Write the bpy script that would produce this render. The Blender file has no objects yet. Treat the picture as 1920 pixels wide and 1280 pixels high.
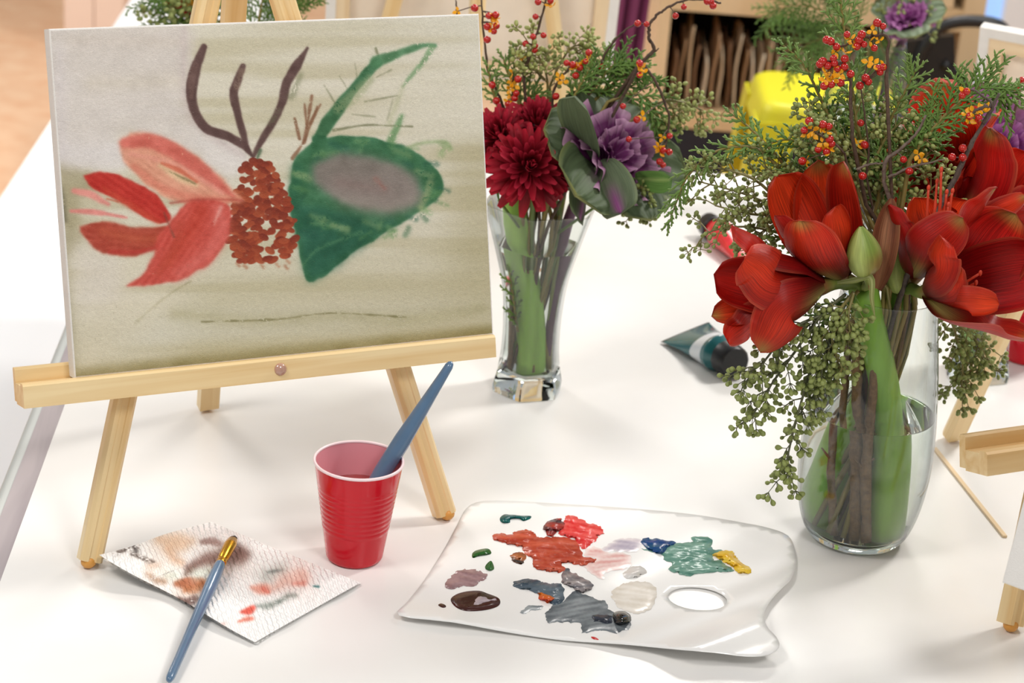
import bpy, math, random
import numpy as np
from mathutils import Vector, Matrix, noise as mnoise
from mathutils.geometry import delaunay_2d_cdt

random.seed(7)
RNG = np.random.default_rng(7)
SC = bpy.context.scene
COL = SC.collection
T = 0.75                                    # table height; all coordinates below are relative to the table top

# ------------------------------------------------------------------ camera
F_PX, PITCH, ROLL, CAM_H = 3915.1, 0.38633, 0.07761, 0.9309
cF = Vector((0, math.cos(PITCH), -math.sin(PITCH)))
_R0 = Vector((1, 0, 0)); _U0 = _R0.cross(cF)
cR = math.cos(ROLL) * _R0 + math.sin(ROLL) * _U0
cU = -math.sin(ROLL) * _R0 + math.cos(ROLL) * _U0
cC = Vector((0, 0, CAM_H))
cam = bpy.data.cameras.new('camera')
cam.sensor_width = 36.0
cam.lens = F_PX / 1920 * 36.0
cam.clip_start = 0.05
cam.dof.use_dof = True
cam.dof.focus_distance = 1.91
cam.dof.aperture_fstop = 8.0
camo = bpy.data.objects.new('camera', cam)
COL.objects.link(camo)
camo.matrix_world = Matrix(((cR.x, cU.x, -cF.x, 0), (cR.y, cU.y, -cF.y, 0), (cR.z, cU.z, -cF.z, CAM_H + T), (0, 0, 0, 1)))
SC.camera = camo

# ------------------------------------------------------------------ world, lights, exposure
SC.view_settings.view_transform = 'Standard'
SC.view_settings.look = 'None'
SC.view_settings.gamma = 1.0
SC.view_settings.use_curve_mapping = False
SC.view_settings.exposure = -0.18
w = bpy.data.worlds.new('world'); SC.world = w; w.use_nodes = True
w.node_tree.nodes['Background'].inputs[0].default_value = (0.93, 0.96, 1.0, 1)
w.node_tree.nodes['Background'].inputs[1].default_value = 0.40
def area(name, loc, size, power, color, target):
    l = bpy.data.lights.new(name, 'AREA'); l.shape = 'DISK'; l.size = size; l.energy = power; l.color = color
    o = bpy.data.objects.new(name, l); COL.objects.link(o)
    o.location = (loc[0], loc[1], loc[2] + T)
    d = Vector(target) - Vector(loc)
    o.rotation_euler = d.to_track_quat('-Z', 'Y').to_euler()
    return o
area('ceiling_and_fill_lamp', (1.5, 2.9, 1.9), 0.42, 42, (1.0, 0.965, 0.92), (0.1, 1.9, 0))
area('ceiling_and_fill_lamp', (-1.1, 1.0, 1.9), 0.6, 20, (1.0, 0.95, 0.89), (0, 1.8, 0))
area('ceiling_and_fill_lamp', (0.9, 0.2, 1.9), 0.6, 22, (1.0, 0.97, 0.94), (0.1, 1.8, 0))
area('ceiling_and_fill_lamp', (0.6, 4.4, 2.0), 0.8, 45, (1.0, 0.95, 0.9), (0.6, 4.4, -1))
area('ceiling_and_fill_lamp', (-1.9, 4.3, 2.0), 0.9, 60, (1.0, 0.95, 0.9), (-1.9, 4.3, -1))  # extra unseen lamp added to brighten the floor at far left
SC.cycles.transparent_max_bounces = 24
SC.cycles.max_bounces = 14
SC.cycles.transmission_bounces = 14

# ------------------------------------------------------------------ pixel helpers (1920 x 1280 frame)
def ray(u, v): return cF * F_PX + cR * (u - 960) - cU * (v - 640)
def bp(u, v, z=0.0):
    d = ray(u, v); k = (z - cC.z) / d.z
    return cC + d * k
def by(u, v, y):
    d = ray(u, v); k = y / d.y
    return cC + d * k
def onplane(u, v, P0, n):
    d = ray(u, v); k = (P0 - cC).dot(n) / d.dot(n)
    return cC + d * k
def proj(P):
    d = Vector(P) - cC; z = d.dot(cF)
    return (960 + F_PX * d.dot(cR) / z, 640 - F_PX * d.dot(cU) / z)

# ------------------------------------------------------------------ materials
def lin(c):
    c = np.asarray(c, dtype=float) / 255.0
    return np.where(c <= 0.04045, c / 12.92, ((c + 0.055) / 1.055) ** 2.4)
def L4(c): r = lin(c); return (float(r[0]), float(r[1]), float(r[2]), 1.0)
MATS = {}
def nt_of(name):
    m = bpy.data.materials.new(name); m.use_nodes = True
    return m, m.node_tree, m.node_tree.nodes['Principled BSDF']
def mat(name, col, rough=0.5, metal=0.0, spec=0.5, noise=0.0, nscale=20.0, bump=0.0, bscale=60.0, stretch=None, coat=0.0, sss=0.0, dark=None, trans=0.0, attr=False, emis=None, ior=None, backcol=None):
    if name in MATS: return MATS[name]
    m, nt, b = nt_of(name); N = nt.nodes; K = nt.links
    b.inputs['Roughness'].default_value = rough
    b.inputs['Metallic'].default_value = metal
    b.inputs['Specular IOR Level'].default_value = spec
    b.inputs['Coat Weight'].default_value = coat
    if ior: b.inputs['IOR'].default_value = ior
    tc = N.new('ShaderNodeTexCoord')
    mp = N.new('ShaderNodeMapping'); K.new(tc.outputs['Object'], mp.inputs[0])
    if stretch: mp.inputs['Scale'].default_value = stretch
    src = None
    if attr:
        a = N.new('ShaderNodeAttribute'); a.attribute_name = 'Col'; src = a.outputs['Color']
    base = L4(col)
    if noise > 0:
        nz = N.new('ShaderNodeTexNoise'); nz.inputs['Scale'].default_value = nscale; nz.inputs['Detail'].default_value = 4
        K.new(mp.outputs[0], nz.inputs['Vector'])
        rp = N.new('ShaderNodeMapRange'); rp.inputs[1].default_value = 0.3; rp.inputs[2].default_value = 0.7
        K.new(nz.outputs[0], rp.inputs[0])
        mx = N.new('ShaderNodeMix'); mx.data_type = 'RGBA'
        K.new(rp.outputs[0], mx.inputs['Factor'])
        if attr:
            mu = N.new('ShaderNodeMix'); mu.data_type = 'RGBA'; mu.blend_type = 'MULTIPLY'; mu.inputs['Factor'].default_value = 1
            K.new(src, mu.inputs[6]); mu.inputs[7].default_value = (1 - noise, 1 - noise, 1 - noise, 1)
            K.new(src, mx.inputs[6]); K.new(mu.outputs[2], mx.inputs[7])
        else:
            d = L4(dark) if dark else tuple(x * (1 - noise) for x in base[:3]) + (1,)
            mx.inputs[6].default_value = base; mx.inputs[7].default_value = d
        src = mx.outputs[2]
    if src is not None: K.new(src, b.inputs['Base Color'])
    else: b.inputs['Base Color'].default_value = base
    if bump > 0:
        nb = N.new('ShaderNodeTexNoise'); nb.inputs['Scale'].default_value = bscale; nb.inputs['Detail'].default_value = 3
        K.new(mp.outputs[0], nb.inputs['Vector'])
        bu = N.new('ShaderNodeBump'); bu.inputs['Strength'].default_value = bump; bu.inputs['Distance'].default_value = 0.002
        K.new(nb.outputs[0], bu.inputs['Height']); K.new(bu.outputs[0], b.inputs['Normal'])
    if trans > 0:
        tr = N.new('ShaderNodeBsdfTranslucent'); ms = N.new('ShaderNodeMixShader'); ms.inputs[0].default_value = trans
        if src is not None: K.new(src, tr.inputs[0])
        else: tr.inputs[0].default_value = base
        K.new(b.outputs[0], ms.inputs[1]); K.new(tr.outputs[0], ms.inputs[2])
        K.new(ms.outputs[0], N['Material Output'].inputs[0])
    if emis:
        b.inputs['Emission Color'].default_value = L4(col); b.inputs['Emission Strength'].default_value = emis
    MATS[name] = m
    return m
def petal_mat(name, trans=0.35, vein=0.35, rough=0.45, vs=42):
    if name in MATS: return MATS[name]
    m, nt, b = nt_of(name); N = nt.nodes; K = nt.links
    a = N.new('ShaderNodeAttribute'); a.attribute_name = 'Col'
    st = N.new('ShaderNodeAttribute'); st.attribute_name = 'st'
    mp = N.new('ShaderNodeMapping'); mp.inputs['Scale'].default_value = (2.2, vs, 1); K.new(st.outputs['Vector'], mp.inputs[0])
    nz = N.new('ShaderNodeTexNoise'); nz.inputs['Scale'].default_value = 1.0; nz.inputs['Detail'].default_value = 2.5
    K.new(mp.outputs[0], nz.inputs['Vector'])
    rp = N.new('ShaderNodeMapRange'); rp.inputs[1].default_value = 0.35; rp.inputs[2].default_value = 0.65
    rp.inputs[3].default_value = 1 - vein; rp.inputs[4].default_value = 1 + vein * 0.25
    K.new(nz.outputs[0], rp.inputs[0])
    mu = N.new('ShaderNodeMix'); mu.data_type = 'RGBA'; mu.blend_type = 'MULTIPLY'; mu.inputs['Factor'].default_value = 1
    K.new(a.outputs['Color'], mu.inputs[6]); K.new(rp.outputs[0], mu.inputs[7])
    K.new(mu.outputs[2], b.inputs['Base Color'])
    b.inputs['Roughness'].default_value = rough; b.inputs['Specular IOR Level'].default_value = 0.3
    bu = N.new('ShaderNodeBump'); bu.inputs['Strength'].default_value = 0.35; bu.inputs['Distance'].default_value = 0.001
    K.new(nz.outputs[0], bu.inputs['Height']); K.new(bu.outputs[0], b.inputs['Normal'])
    tr = N.new('ShaderNodeBsdfTranslucent'); K.new(mu.outputs[2], tr.inputs[0])
    ms = N.new('ShaderNodeMixShader'); ms.inputs[0].default_value = trans
    K.new(b.outputs[0], ms.inputs[1]); K.new(tr.outputs[0], ms.inputs[2])
    K.new(ms.outputs[0], N['Material Output'].inputs[0])
    MATS[name] = m
    return m
def thin_glass():
    m = bpy.data.materials.new('clear_glass'); m.use_nodes = True
    N = m.node_tree.nodes; K = m.node_tree.links; N.remove(N['Principled BSDF'])
    tr = N.new('ShaderNodeBsdfTransparent')
    gl = N.new('ShaderNodeBsdfGlossy'); gl.inputs['Roughness'].default_value = 0.01
    lw = N.new('ShaderNodeLayerWeight'); lw.inputs['Blend'].default_value = 0.5
    p5 = N.new('ShaderNodeMath'); p5.operation = 'POWER'; K.new(lw.outputs['Facing'], p5.inputs[0]); p5.inputs[1].default_value = 3.6
    ma = N.new('ShaderNodeMath'); ma.operation = 'MULTIPLY_ADD'; K.new(p5.outputs[0], ma.inputs[0]); ma.inputs[1].default_value = 0.92; ma.inputs[2].default_value = 0.035
    p3 = N.new('ShaderNodeMath'); p3.operation = 'POWER'; K.new(lw.outputs['Facing'], p3.inputs[0]); p3.inputs[1].default_value = 3.0
    mc = N.new('ShaderNodeMix'); mc.data_type = 'RGBA'; mc.inputs[6].default_value = (0.97, 0.985, 0.98, 1); mc.inputs[7].default_value = (0.42, 0.47, 0.46, 1)
    K.new(p3.outputs[0], mc.inputs['Factor']); K.new(mc.outputs[2], tr.inputs[0])
    ms = N.new('ShaderNodeMixShader')
    K.new(ma.outputs[0], ms.inputs[0]); K.new(tr.outputs[0], ms.inputs[1]); K.new(gl.outputs[0], ms.inputs[2])
    K.new(ms.outputs[0], N['Material Output'].inputs[0])
    return m
def real_glass(name, ior, col):
    m = bpy.data.materials.new(name); m.use_nodes = True
    N = m.node_tree.nodes; K = m.node_tree.links; N.remove(N['Principled BSDF'])
    g = N.new('ShaderNodeBsdfGlass'); g.inputs['IOR'].default_value = ior; g.inputs['Roughness'].default_value = 0.0
    g.inputs['Color'].default_value = col
    K.new(g.outputs[0], N['Material Output'].inputs[0])
    return m
GLASS = thin_glass()
THICK = real_glass('thick_glass', 1.5, (0.97, 0.99, 0.985, 1))
WATER = real_glass('vase_water', 1.33, (0.985, 0.995, 0.985, 1))
def wood_mat(name, c1, c2, scale=(60, 60, 3)):
    if name in MATS: return MATS[name]
    m, nt, b = nt_of(name); N = nt.nodes; K = nt.links
    at = N.new('ShaderNodeAttribute'); at.attribute_name = 'st'
    mp = N.new('ShaderNodeMapping'); mp.inputs['Scale'].default_value = scale; K.new(at.outputs['Vector'], mp.inputs[0])
    nz = N.new('ShaderNodeTexNoise'); nz.inputs['Scale'].default_value = 1.0; nz.inputs['Detail'].default_value = 3; nz.inputs['Distortion'].default_value = 0.6
    K.new(mp.outputs[0], nz.inputs['Vector'])
    rp = N.new('ShaderNodeMapRange'); rp.inputs[1].default_value = 0.35; rp.inputs[2].default_value = 0.68; K.new(nz.outputs[0], rp.inputs[0])
    mx = N.new('ShaderNodeMix'); mx.data_type = 'RGBA'; mx.inputs[6].default_value = L4(c1); mx.inputs[7].default_value = L4(c2)
    K.new(rp.outputs[0], mx.inputs['Factor']); K.new(mx.outputs[2], b.inputs['Base Color'])
    b.inputs['Roughness'].default_value = 0.42; b.inputs['Coat Weight'].default_value = 0.15
    MATS[name] = m
    return m
PINE = wood_mat('pine_wood', (240, 215, 165), (222, 184, 124))
PALE = wood_mat('pale_birch_wood', (236, 214, 178), (222, 192, 148))
M_AMA = petal_mat('amaryllis_petal', 0.28, 0.45, 0.4)
M_MUM = petal_mat('chrysanthemum_petal', 0.25, 0.25, 0.5, 10)
M_KALE = petal_mat('kale_leaf', 0.22, 0.22, 0.55, 14)
M_STEM = mat('green_stem', (118, 150, 72), 0.4, noise=0.22, nscale=30, stretch=(3, 3, 0.4), attr=True, trans=0.2)
M_BARK = mat('brown_bark', (84, 62, 46), 0.7, noise=0.45, nscale=220, bump=0.6, bscale=260, attr=True)
M_CEDAR = mat('cedar_green', (74, 108, 52), 0.55, noise=0.35, nscale=90, attr=True, trans=0.18)
M_SEED = mat('eucalyptus_seed', (152, 164, 92), 0.5, noise=0.3, nscale=160, trans=0.1)
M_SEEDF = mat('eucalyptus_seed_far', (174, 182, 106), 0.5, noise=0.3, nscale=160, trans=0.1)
M_BERRY = mat('red_berry', (168, 16, 20), 0.22, noise=0.35, nscale=120, dark=(190, 36, 22), coat=0.3)
M_HUSK = mat('yellow_husk', (246, 186, 26), 0.45, noise=0.3, nscale=150, dark=(238, 156, 16), trans=0.25)

# ------------------------------------------------------------------ mesh builder
class G:
    def __init__(s): s.v = []; s.f = []; s.c = []; s.st = []
    def add(s, vs, fs, col=None, st=None):
        o = len(s.v); n = len(vs)
        s.v += [tuple(p) for p in vs]; s.f += [tuple(i + o for i in f) for f in fs]
        if col is None: s.c += [(1, 1, 1)] * n
        elif np.ndim(col) == 1: s.c += [tuple(col)] * n
        else: s.c += [tuple(c) for c in col]
        s.st += [tuple(x) for x in st] if st is not None else [(0, 0, 0)] * n
        return s
    def tube(s, pts, rad, n=8, col=None, squash=1.0, cap=True):
        pts = [Vector(p) for p in pts]; m = len(pts)
        if not hasattr(rad, '__len__'): rad = [rad] * m
        vs = []; fs = []; cs = []; sts = []
        up = None; d0 = 0.0
        for i, p in enumerate(pts):
            t = (pts[min(i + 1, m - 1)] - pts[max(i - 1, 0)])
            if t.length < 1e-9: t = Vector((0, 0, 1))
            t.normalize()
            if up is None:
                a = Vector((0, 0, 1)) if abs(t.z) < 0.9 else Vector((1, 0, 0))
                up = (a - t * a.dot(t)).normalized()
            else:
                up = (up - t * up.dot(t))
                up = up.normalized() if up.length > 1e-6 else t.orthogonal().normalized()
            b = t.cross(up)
            if i: d0 += (p - pts[i - 1]).length
            for k in range(n):
                a = 2 * math.pi * k / n
                vs.append(p + (up * math.cos(a) * squash + b * math.sin(a)) * rad[i])
                sts.append((math.cos(a) * rad[i], math.sin(a) * rad[i], d0))
                if col is not None: cs.append(col if np.ndim(col) == 1 else col[i])
        for i in range(m - 1):
            for k in range(n):
                a = i * n + k; b2 = i * n + (k + 1) % n
                fs.append((a, b2, b2 + n, a + n))
        if cap:
            fs.append(tuple(range(n - 1, -1, -1))); fs.append(tuple((m - 1) * n + k for k in range(n)))
        return s.add(vs, fs, cs if cs else None, sts)
    def ell(s, c, ax, ay, az, nu=8, nv=5, col=None, taper=0.0):
        c = Vector(c); vs = [c - az]; fs = []
        for j in range(1, nv):
            ph = math.pi * j / nv; z = -math.cos(ph); r = math.sin(ph) * (1 - taper * (z * 0.5 + 0.5))
            for i in range(nu):
                a = 2 * math.pi * i / nu
                vs.append(c + ax * (r * math.cos(a)) + ay * (r * math.sin(a)) + az * z)
        vs.append(c + az); e = len(vs) - 1
        for i in range(nu):
            fs.append((0, 1 + (i + 1) % nu, 1 + i)); b = 1 + (nv - 2) * nu
            fs.append((b + i, b + (i + 1) % nu, e))
        for j in range(nv - 2):
            for i in range(nu):
                a = 1 + j * nu + i; b = 1 + j * nu + (i + 1) % nu
                fs.append((a, b, b + nu, a + nu))
        return s.add(vs, fs, col)
    def lathe(s, prof, c=(0, 0, 0), n=48, closed=False, shape=None, col=None):
        vs = []; fs = []; m = len(prof); cs = []
        for j, (r, z) in enumerate(prof):
            for i in range(n):
                a = 2 * math.pi * i / n; k = shape(a) if shape else 1.0
                vs.append((c[0] + r * k * math.cos(a), c[1] + r * k * math.sin(a), c[2] + z))
                if col is not None: cs.append(col if np.ndim(col) == 1 else col[j])
        for j in range(m - 1 + (1 if closed else 0)):
            for i in range(n):
                a = j * n + i; b = j * n + (i + 1) % n; j2 = (j + 1) % m
                fs.append((a, b, j2 * n + (i + 1) % n, j2 * n + i))
        return s.add(vs, fs, cs if cs else None)
    def prism(s, prof, p0, p1, ex, ey, col=None):
        """profile polygon (x,y) swept from p0 to p1"""
        p0 = Vector(p0); p1 = Vector(p1); n = len(prof); vs = []; st = []
        ln = (p1 - p0).length
        off = random.random() * 5
        for k, p in enumerate((p0, p1)):
            for (x, y) in prof:
                vs.append(p + ex * x + ey * y); st.append((x + off, y, k * ln + off))
        fs = [(i, (i + 1) % n, (i + 1) % n + n, i + n) for i in range(n)]
        fs += [tuple(range(n - 1, -1, -1)), tuple(range(n, 2 * n))]
        return s.add(vs, fs, col, st)
    def box(s, c, hx, hy, hz, ex=Vector((1, 0, 0)), ey=Vector((0, 1, 0)), ez=Vector((0, 0, 1)), bev=0.0):
        c = Vector(c)
        if bev <= 0: pr = [(-hx, -hy), (hx, -hy), (hx, hy), (-hx, hy)]
        else:
            b = bev
            pr = [(-hx + b, -hy), (hx - b, -hy), (hx, -hy + b), (hx, hy - b), (hx - b, hy), (-hx + b, hy), (-hx, hy - b), (-hx, -hy + b)]
        return s.prism(pr, c - ez * hz, c + ez * hz, ex, ey)
    def grid(s, fn, nu, nv, closeu=False):
        vs = []; cs = []; st = []; fs = []
        for j in range(nv + 1):
            for i in range(nu + (0 if closeu else 1)):
                p, c, t = fn(i / nu, j / nv); vs.append(p); cs.append(c); st.append(t)
        w_ = nu + (0 if closeu else 1)
        for j in range(nv):
            for i in range(nu):
                a = j * w_ + i; b = j * w_ + (i + 1) % w_
                fs.append((a, b, b + w_, a + w_))
        return s.add(vs, fs, cs, st)
    def mesh(s, name, m, base=Vector((0, 0, 0)), smooth=True, sharp=None):
        me = bpy.data.meshes.new(name)
        bx, by_, bz = base
        me.from_pydata([(x - bx, y - by_, z - bz) for x, y, z in s.v], [], s.f)
        a = me.color_attributes.new('Col', 'FLOAT_COLOR', 'POINT')
        a.data.foreach_set('color', np.c_[np.array(s.c, dtype=np.float32), np.ones(len(s.c), np.float32)].ravel())
        a2 = me.attributes.new('st', 'FLOAT_VECTOR', 'POINT')
        a2.data.foreach_set('vector', np.array(s.st, dtype=np.float32).ravel())
        me.materials.append(m)
        if smooth:
            me.polygons.foreach_set('use_smooth', [True] * len(me.polygons))
            if sharp: me.set_sharp_from_angle(angle=math.radians(sharp))
        me.update()
        return me

BASE = {}
def tag(o, label=None, cat=None, group=None, kind=None):
    if label: o['label'] = label
    if cat: o['category'] = cat
    if group: o['group'] = group
    if kind: o['kind'] = kind
    return o
def thing(name, label, cat, base, group=None, kind=None):
    o = bpy.data.objects.new(name, None); COL.objects.link(o)
    base = Vector(base); o.location = (base.x, base.y, base.z + T); o.empty_display_size = 0.02
    BASE[o.name] = base
    return tag(o, label, cat, group, kind)
def rootbase(p):
    while p.parent: p = p.parent
    return BASE[p.name]
def part(g, name, m, parent, smooth=True, sharp=None, label=None, kind=None):
    me = g.mesh(name, m, rootbase(parent), smooth, sharp) if isinstance(g, G) else g
    o = bpy.data.objects.new(name, me); COL.objects.link(o); o.parent = parent
    return tag(o, label, kind=kind)
def single(g, name, m, label, cat, base, group=None, kind=None, smooth=True, sharp=None):
    base = Vector(base)
    o = bpy.data.objects.new(name, g.mesh(name, m, base, smooth, sharp)); COL.objects.link(o)
    o.location = (base.x, base.y, base.z + T); BASE[o.name] = base
    return tag(o, label, cat, group, kind)
def inst(me, name, parent, M):
    o = bpy.data.objects.new(name, me); COL.objects.link(o); o.parent = parent
    o.matrix_local = Matrix.Translation(-rootbase(parent)) @ M
    return o
def frame(O, A, roll=0.0):
    A = Vector(A).normalized()
    h = Vector((0, 0, 1)) if abs(A.z) < 0.95 else Vector((0, 1, 0))
    X = h.cross(A).normalized(); Y = A.cross(X)
    X2 = X * math.cos(roll) + Y * math.sin(roll); Y2 = A.cross(X2)
    return Vector(O), X2, Y2, A
def mat4(O, X, Y, Z, s=1.0):
    return Matrix(((X.x * s, Y.x * s, Z.x * s, O.x), (X.y * s, Y.y * s, Z.y * s, O.y), (X.z * s, Y.z * s, Z.z * s, O.z), (0, 0, 0, 1)))
def smooth_path(pts, n=6):
    pts = [Vector(p) for p in pts]
    if len(pts) < 3:
        return [pts[0].lerp(pts[-1], i / n) for i in range(n + 1)]
    out = []
    P = [pts[0] * 2 - pts[1]] + pts + [pts[-1] * 2 - pts[-2]]
    for i in range(1, len(P) - 2):
        a, b, c, d = P[i - 1:i + 3]
        for k in range(n):
            t = k / n
            out.append(0.5 * ((2 * b) + (c - a) * t + (2 * a - 5 * b + 4 * c - d) * t * t + (3 * b - a - 3 * c + d) * t ** 3))
    out.append(pts[-1])
    return out
def px(lst, y, x0=0, y0=0, k=1.0):
    """list of photo pixels (optionally from a zoomed crop) to points near the depth plane y"""
    out = []
    for q in lst:
        yy = q[2] if len(q) > 2 else y
        out.append(by(x0 + q[0] / k, y0 + q[1] / k, yy))
    return out

def lerp(a, b, t): return a + (b - a) * t
def ss(a, b, x):
    t = min(1, max(0, (x - a) / (b - a))); return t * t * (3 - 2 * t)
# ================================================================== the room
EX, EY, EZ = Vector((1, 0, 0)), Vector((0, 1, 0)), Vector((0, 0, 1))
def struct(name, g, m, base=(0, 0, 0), parent=None, **k):
    if parent: return part(g, name, m, parent, **k)
    o = single(g, name, m, None, None, base, kind='structure', **k)
    return o
M_FLOOR = mat('peach_cork_floor', (250, 212, 176), 0.6, noise=0.22, nscale=14, bump=0.15, bscale=120, dark=(238, 188, 148))
M_WALL = mat('cream_wall', (232, 218, 196), 0.8, noise=0.05, nscale=3)
M_WHITE = mat('white_lacquer', (238, 240, 242), 0.35, noise=0.02, nscale=4)
M_BLACK = mat('black_plastic', (14, 14, 17), 0.4, noise=0.2, nscale=30)
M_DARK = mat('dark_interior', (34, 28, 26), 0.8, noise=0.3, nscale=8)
g = G().box((0.5, 3.5, -T - 0.02), 4.5, 5.0, 0.02)
struct('floor', g, M_FLOOR, (0.5, 3.5, -T), smooth=False)
g = G().box((0.5, 7.55, 0.6), 4.5, 0.05, 1.35)
struct('wall_back', g, M_WALL, (0.5, 7.5, -T), smooth=False)

# tall glazed door far right: frame with cool daylight panes
wy = 6.2
wa = by(1800, 120, wy); wb = by(1960, 120, wy)
wr = thing('window_1', None, None, (wa.x, wy, -T), kind='structure')
M_SKY = mat('daylight_pane', (150, 190, 240), 0.1, emis=0.75)
for (x0, x1, nm) in ((wa.x - 0.1, wa.x + 0.02, 'window_frame'), (wa.x + 0.02, wa.x + 0.10, 'pane'), (wa.x + 0.10, wa.x + 0.20, 'window_frame'), (wa.x + 0.20, wb.x + 0.5, 'pane')):
    if nm == 'pane':
        part(G().box(((x0 + x1) / 2, wy + 0.02, 0.35), (x1 - x0) / 2, 0.006, 1.08), nm, M_SKY, wr, False)
    else:
        part(G().box(((x0 + x1) / 2, wy, 0.35), (x1 - x0) / 2, 0.03, 1.1), nm, M_WHITE, wr, False)
part(G().box(((wa.x + wb.x) / 2 + .2, wy, -0.19), (wb.x - wa.x) / 2 + .3, 0.025, 0.02), 'window_frame', M_WHITE, wr, False)

# ------------------------------------------------------------------ the work table
TS = -0.078                                     # the table runs slightly left as it recedes
def ted(y): return -0.438 + TS * (y - 1.629)
tdir = Vector((TS, 1, 0)).normalized(); tper = Vector((tdir.y, -tdir.x, 0))
M_TABLE = mat('white_table_film', (242, 241, 239), 0.26, noise=0.03, nscale=5, bump=0.10, bscale=9, spec=0.5, dark=(236, 234, 230))
M_TRIM = wood_mat('greyed_wood_edge', (176, 166, 168), (146, 136, 140), (30, 30, 4))
M_EDGE = mat('pale_grey_edge_band', (196, 200, 196), 0.5, noise=0.06, nscale=10)
tab = thing('work_table', 'long white-topped table with grey wooden edge carrying easels, vases and paints', 'table', (0.35, 2.0, -T))
def tq(y, off): p = Vector((ted(y), y, 0)) + tper * off; return p
c00, c01 = tq(0.85, 0), tq(2.957, 0)
wid = 1.75
vs = [c00, c00 + tper * wid, c01 + tper * wid, c01]
g = G(); g.add([v for v in vs] + [v - EZ * 0.028 for v in vs], [(0, 1, 2, 3), (7, 6, 5, 4), (0, 4, 5, 1), (1, 5, 6, 2), (2, 6, 7, 3), (3, 7, 4, 0)])
part(g, 'table_top', M_TABLE, tab, False)
g = G().prism([(-0.022, -0.034), (0, -0.034), (0, -0.0005), (-0.022, -0.0005)], c00, c01, tper, EZ)
part(g, 'edge_strip', M_TRIM, tab, False)
g = G().prism([(-0.0365, -0.034), (-0.0222, -0.034), (-0.0222, -0.0015), (-0.027, -0.0020), (-0.032, -0.0045), (-0.0355, -0.010), (-0.0365, -0.018)], c00, c01, tper, EZ)
part(g, 'edge_band', M_EDGE, tab, True, 40)
for yy, off in ((0.95, 0.06), (0.95, wid - 0.06), (2.85, 0.06), (2.85, wid - 0.06)):
    p = tq(yy, off)
    part(G().box((p.x, p.y, -0.39), 0.025, 0.025, 0.358), 'leg', M_EDGE, tab, False)

# white bench along the left side of the table
b0 = bp(0, 371, -0.30); b1 = bp(225, 30, -0.30)
bd = (b1 - b0).normalized(); bpn = Vector((bd.y, -bd.x, 0))
q0 = b0 - bd * 2.2; q1 = b1 + bd * 0.4
bench = thing('bench', 'plain long white bench beside the grey edge of the table', 'bench', (q0.lerp(q1, .5).x, q0.lerp(q1, .5).y, -T))
M_BENCH = mat('white_bench_paint', (246, 248, 250), 0.4, noise=0.02, nscale=3)
part(G().prism([(0, -0.04), (0.36, -0.04), (0.36, 0), (0, 0)], q0, q1, bpn, EZ), 'seat', M_BENCH, bench, False)
for k in (0.06, 0.5, 0.94):
    p = q0.lerp(q1, k) + bpn * 0.18
    part(G().box((p.x, p.y, -0.545), 0.15, 0.02, 0.2045), 'leg', M_BENCH, bench, False)

# ------------------------------------------------------------------ storage shelf behind
sy = 4.3
M_SHELF = wood_mat('blond_shelf_wood', (226, 200, 162), (208, 176, 132), (8, 8, 2))
def at_y(u, v, y=sy): return by(u, v, y)
shl = at_y(1226, 120); shr = at_y(1832, 120)
sz_top0, sz_top1 = at_y(1350, 26).z, at_y(1350, -14).z
sz_b1, sz_b0 = at_y(1350, 210).z, at_y(1350, 246).z
shelf = thing('storage_shelf', 'blond wooden open shelf unit with dark insides behind the yellow stool', 'shelf', ((shl.x + shr.x) / 2, sy + 0.2, -T))
pw = 0.013
H0 = 1.0
for x in (shl.x + pw, at_y(1668, 120).x, shr.x - 0.022):
    hw = pw if x < shr.x - 0.03 else 0.022
    part(G().box((x, sy + 0.2, (-T + H0) / 2), hw, 0.2, (H0 + T) / 2), 'side_panel', M_SHELF, shelf, False)
x0, x1 = shl.x + 2 * pw, shr.x - 0.044
for (za, zb) in ((sz_top0, sz_top1), (sz_b0, sz_b1), (H0 - 0.04, H0), (-T + 0.01, -T + 0.03)):
    part(G().box(((x0 + x1) / 2, sy + 0.2, (za + zb) / 2), (x1 - x0) / 2, 0.198, (zb - za) / 2), 'shelf_board', M_SHELF, shelf, False)
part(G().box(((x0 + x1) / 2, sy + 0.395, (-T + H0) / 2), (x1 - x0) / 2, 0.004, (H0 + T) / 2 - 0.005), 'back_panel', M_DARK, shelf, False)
part(G().box(((x0 + at_y(1668, 120).x) / 2 - .004, sy + 0.012, (-T + .03 + sz_b0) / 2), (at_y(1668, 120).x - x0) / 2 - .02, 0.006, (sz_b0 + T) / 2 - 0.02), 'lower_panel', mat('navy_panel', (22, 26, 44), 0.6, noise=0.2, nscale=6), shelf, False)  # navy panel across the bay below the lower board
part(G().box(((at_y(1800, 20).x + at_y(1668, 20).x) / 2, sy + 0.02, (sz_top1 + H0 - .04) / 2), 0.06, 0.006, (H0 - .04 - sz_top1) / 2 - .002), 'cupboard_door', M_SHELF, shelf, False)
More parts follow.
